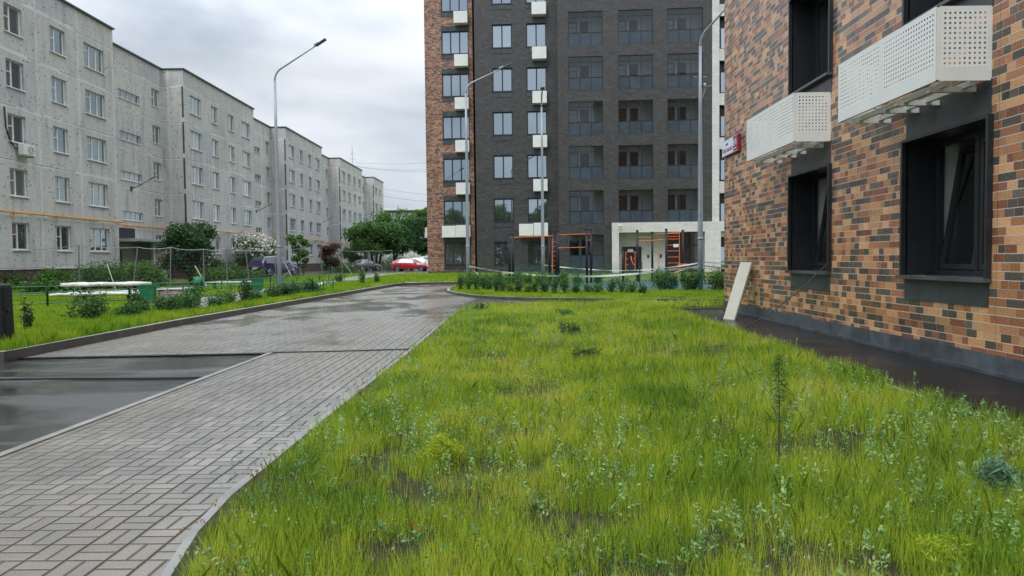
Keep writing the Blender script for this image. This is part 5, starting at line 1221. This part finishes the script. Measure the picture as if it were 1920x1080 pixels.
# weeds: stems with whorls of leaves
def weeds(name, P_, zf, h, ls, mat, label, nl=11, spread=.05):
    n = len(P_); hh = h*rng.uniform(.35, 1.7, n); C = []; 
    for j in range(nl):
        t_ = ((j+1)/nl)**.75; a = rng.uniform(0, 6.28, n); r = spread*(1.15-t_)*rng.uniform(.5, 1.3, n)
        C.append(np.c_[P_[:, 0]+r*np.cos(a), P_[:, 1]+r*np.sin(a), zf+hh*(.25+.75*t_)])
    C = np.concatenate(C); V, F, rv = leaf_quads(C, ls, .9, .38)
    o = leafmesh(name, V, np.arange(len(V)).reshape(-1, 4), rv, mat); o['kind'] = 'stuff'; tag(o, label, 'weeds'); return o
P1 = np.concatenate([scatter(-1.6, 4.0, 2.4, 8, 22), scatter(-1.6, 4, 8, 20, 12), scatter(2.2, 4.05, 3, 13, 30), scatter(3.5, 4.2, 4, 12, 26)]); P1 = P1[in_poly(P1, MP)]
k = rng.uniform(0, 1, len(P1)) < np.clip(vnoise(P1, .9, 21)*2.2-.7, .04, .8); P1 = P1[k]
weeds('weeds', P1, .03, .18, .030, 'weed2', 'silvery green goosefoot weeds standing up through the near lawn', 36, .034)
P1 = np.concatenate([scatter(-1.65, 4.0, 2.3, 9, 38), scatter(-1.7, 4, 9, 22, 20), scatter(-1.7, -1.2, 3, 20, 34)]); P1 = P1[in_poly(P1, MP)]
weeds('weeds', P1, .03, .11, .026, 'weed', 'low broad leaved weeds among the near lawn grass', 12, .07)
P1 = np.concatenate([scatter(-1.86, -1.78, 3.8, 13, 60), scatter(-1.6, 4, 2.5, 9, 3)]); weeds('weeds', P1, .02, .055, .024, 'leaf_orange', 'small orange tinged weeds along the pale kerb', 7, .03)
P1 = scatter(-1.93, -1.8, 3.9, 20, 70); weeds('weeds', P1, .01, .16, .02, 'weed', 'thin weeds growing out of the kerb joint', 7, .03)

P1 = np.concatenate([scatter(-1.6, 4.0, 2.4, 8, 420), scatter(-1.6, 4.0, 8, 14, 160)]); P1 = P1[in_poly(P1, MP)]
P1 = P1[(vnoise(P1, 1.7, 51)*.6+vnoise(P1, 5., 52)*.4) > .60]
weeds('clover', P1, .03, .07, .020, 'leaf_fresh', 'dark green clover patches between the grass of the near lawn', 7, .035)
# conifer seedlings
def sapling(x, y, h, mat, label, dens=2600, ls=.05, rad=.1, stem='black_post'):
    t = empty('conifer_sapling', (x, y, .03), label=label, cat='sapling')
    MB().tube([(0, 0, -.03), (.004, 0, h*.5), (-.004, 0, h)], [.007, .005, .002], 6).build('stem', 'bark', t)
    n = dens; z = rng.uniform(.42, 1.0, n)*h; a = rng.uniform(0, 6.28, n); r = rad*(1.25-z/h)*rng.uniform(.05, 1, n)+.01
    C = np.c_[r*np.cos(a), r*np.sin(a), z]; V, F, rv = leaf_quads(C, ls, .6, .09); leafmesh('needles', V, F, rv, mat, t)
sapling(1.77, 4.85, .80, 'leaf_mid', 'slender pine sapling with a bare dark stem standing in the near lawn', 420, .06, .12)
def tuft(x, y, r, h, mat, label, n, ls, seed):
    cl = []; q = np.random.default_rng(seed)
    for i in range(10): a = q.uniform(0, 6.28); s = q.uniform(0, .6); cl.append((r*s*math.cos(a), r*s*math.sin(a), q.uniform(.35, .8)*h, r*.42, r*.42, h*.3))
    t = empty('small_conifer', (x, y, .03), label=label, cat='shrub'); V, F, rv = leaf_quads(clumps_points(cl, n, .8), ls, .9, .16); V[:, 2] = np.abs(V[:, 2]); leafmesh('foliage', V, F, rv, mat, t)
    MB().tube([(0, 0, -.03), (0, 0, h*.5)], [.01, .005], 5).build('stem', 'bark', t)
tuft(-.56, 4.95, .17, .22, 'leaf_yellow', 'little yellow green thuja bush in the grass near the kerb', 2600, .035, 1)
tuft(2.0, 3.28, .2, .15, 'leaf_yellow', 'yellow green thuja bush at the lower right corner of the lawn', 2400, .035, 2)
tuft(2.75, 4.1, .2, .3, 'leaf_blue', 'bluish green pine seedling at the right edge of the lawn', 380, .085, 3)
tuft(.95, 13.2, .28, .28, 'leaf_dark', 'dark green clump in the middle of the lawn', 900, .06, 4)
tuft(1.15, 17.4, .3, .26, 'leaf_mid', 'green clump near the far end of the lawn', 800, .07, 5)
tuft(-1.1, 20.0, .3, .26, 'leaf_mid', 'leafy green clump at the far left corner of the lawn', 900, .07, 6)
tuft(.95, 10.0, .25, .22, 'leaf_dark', 'dark weedy clump in the nearer middle of the lawn', 700, .06, 7)
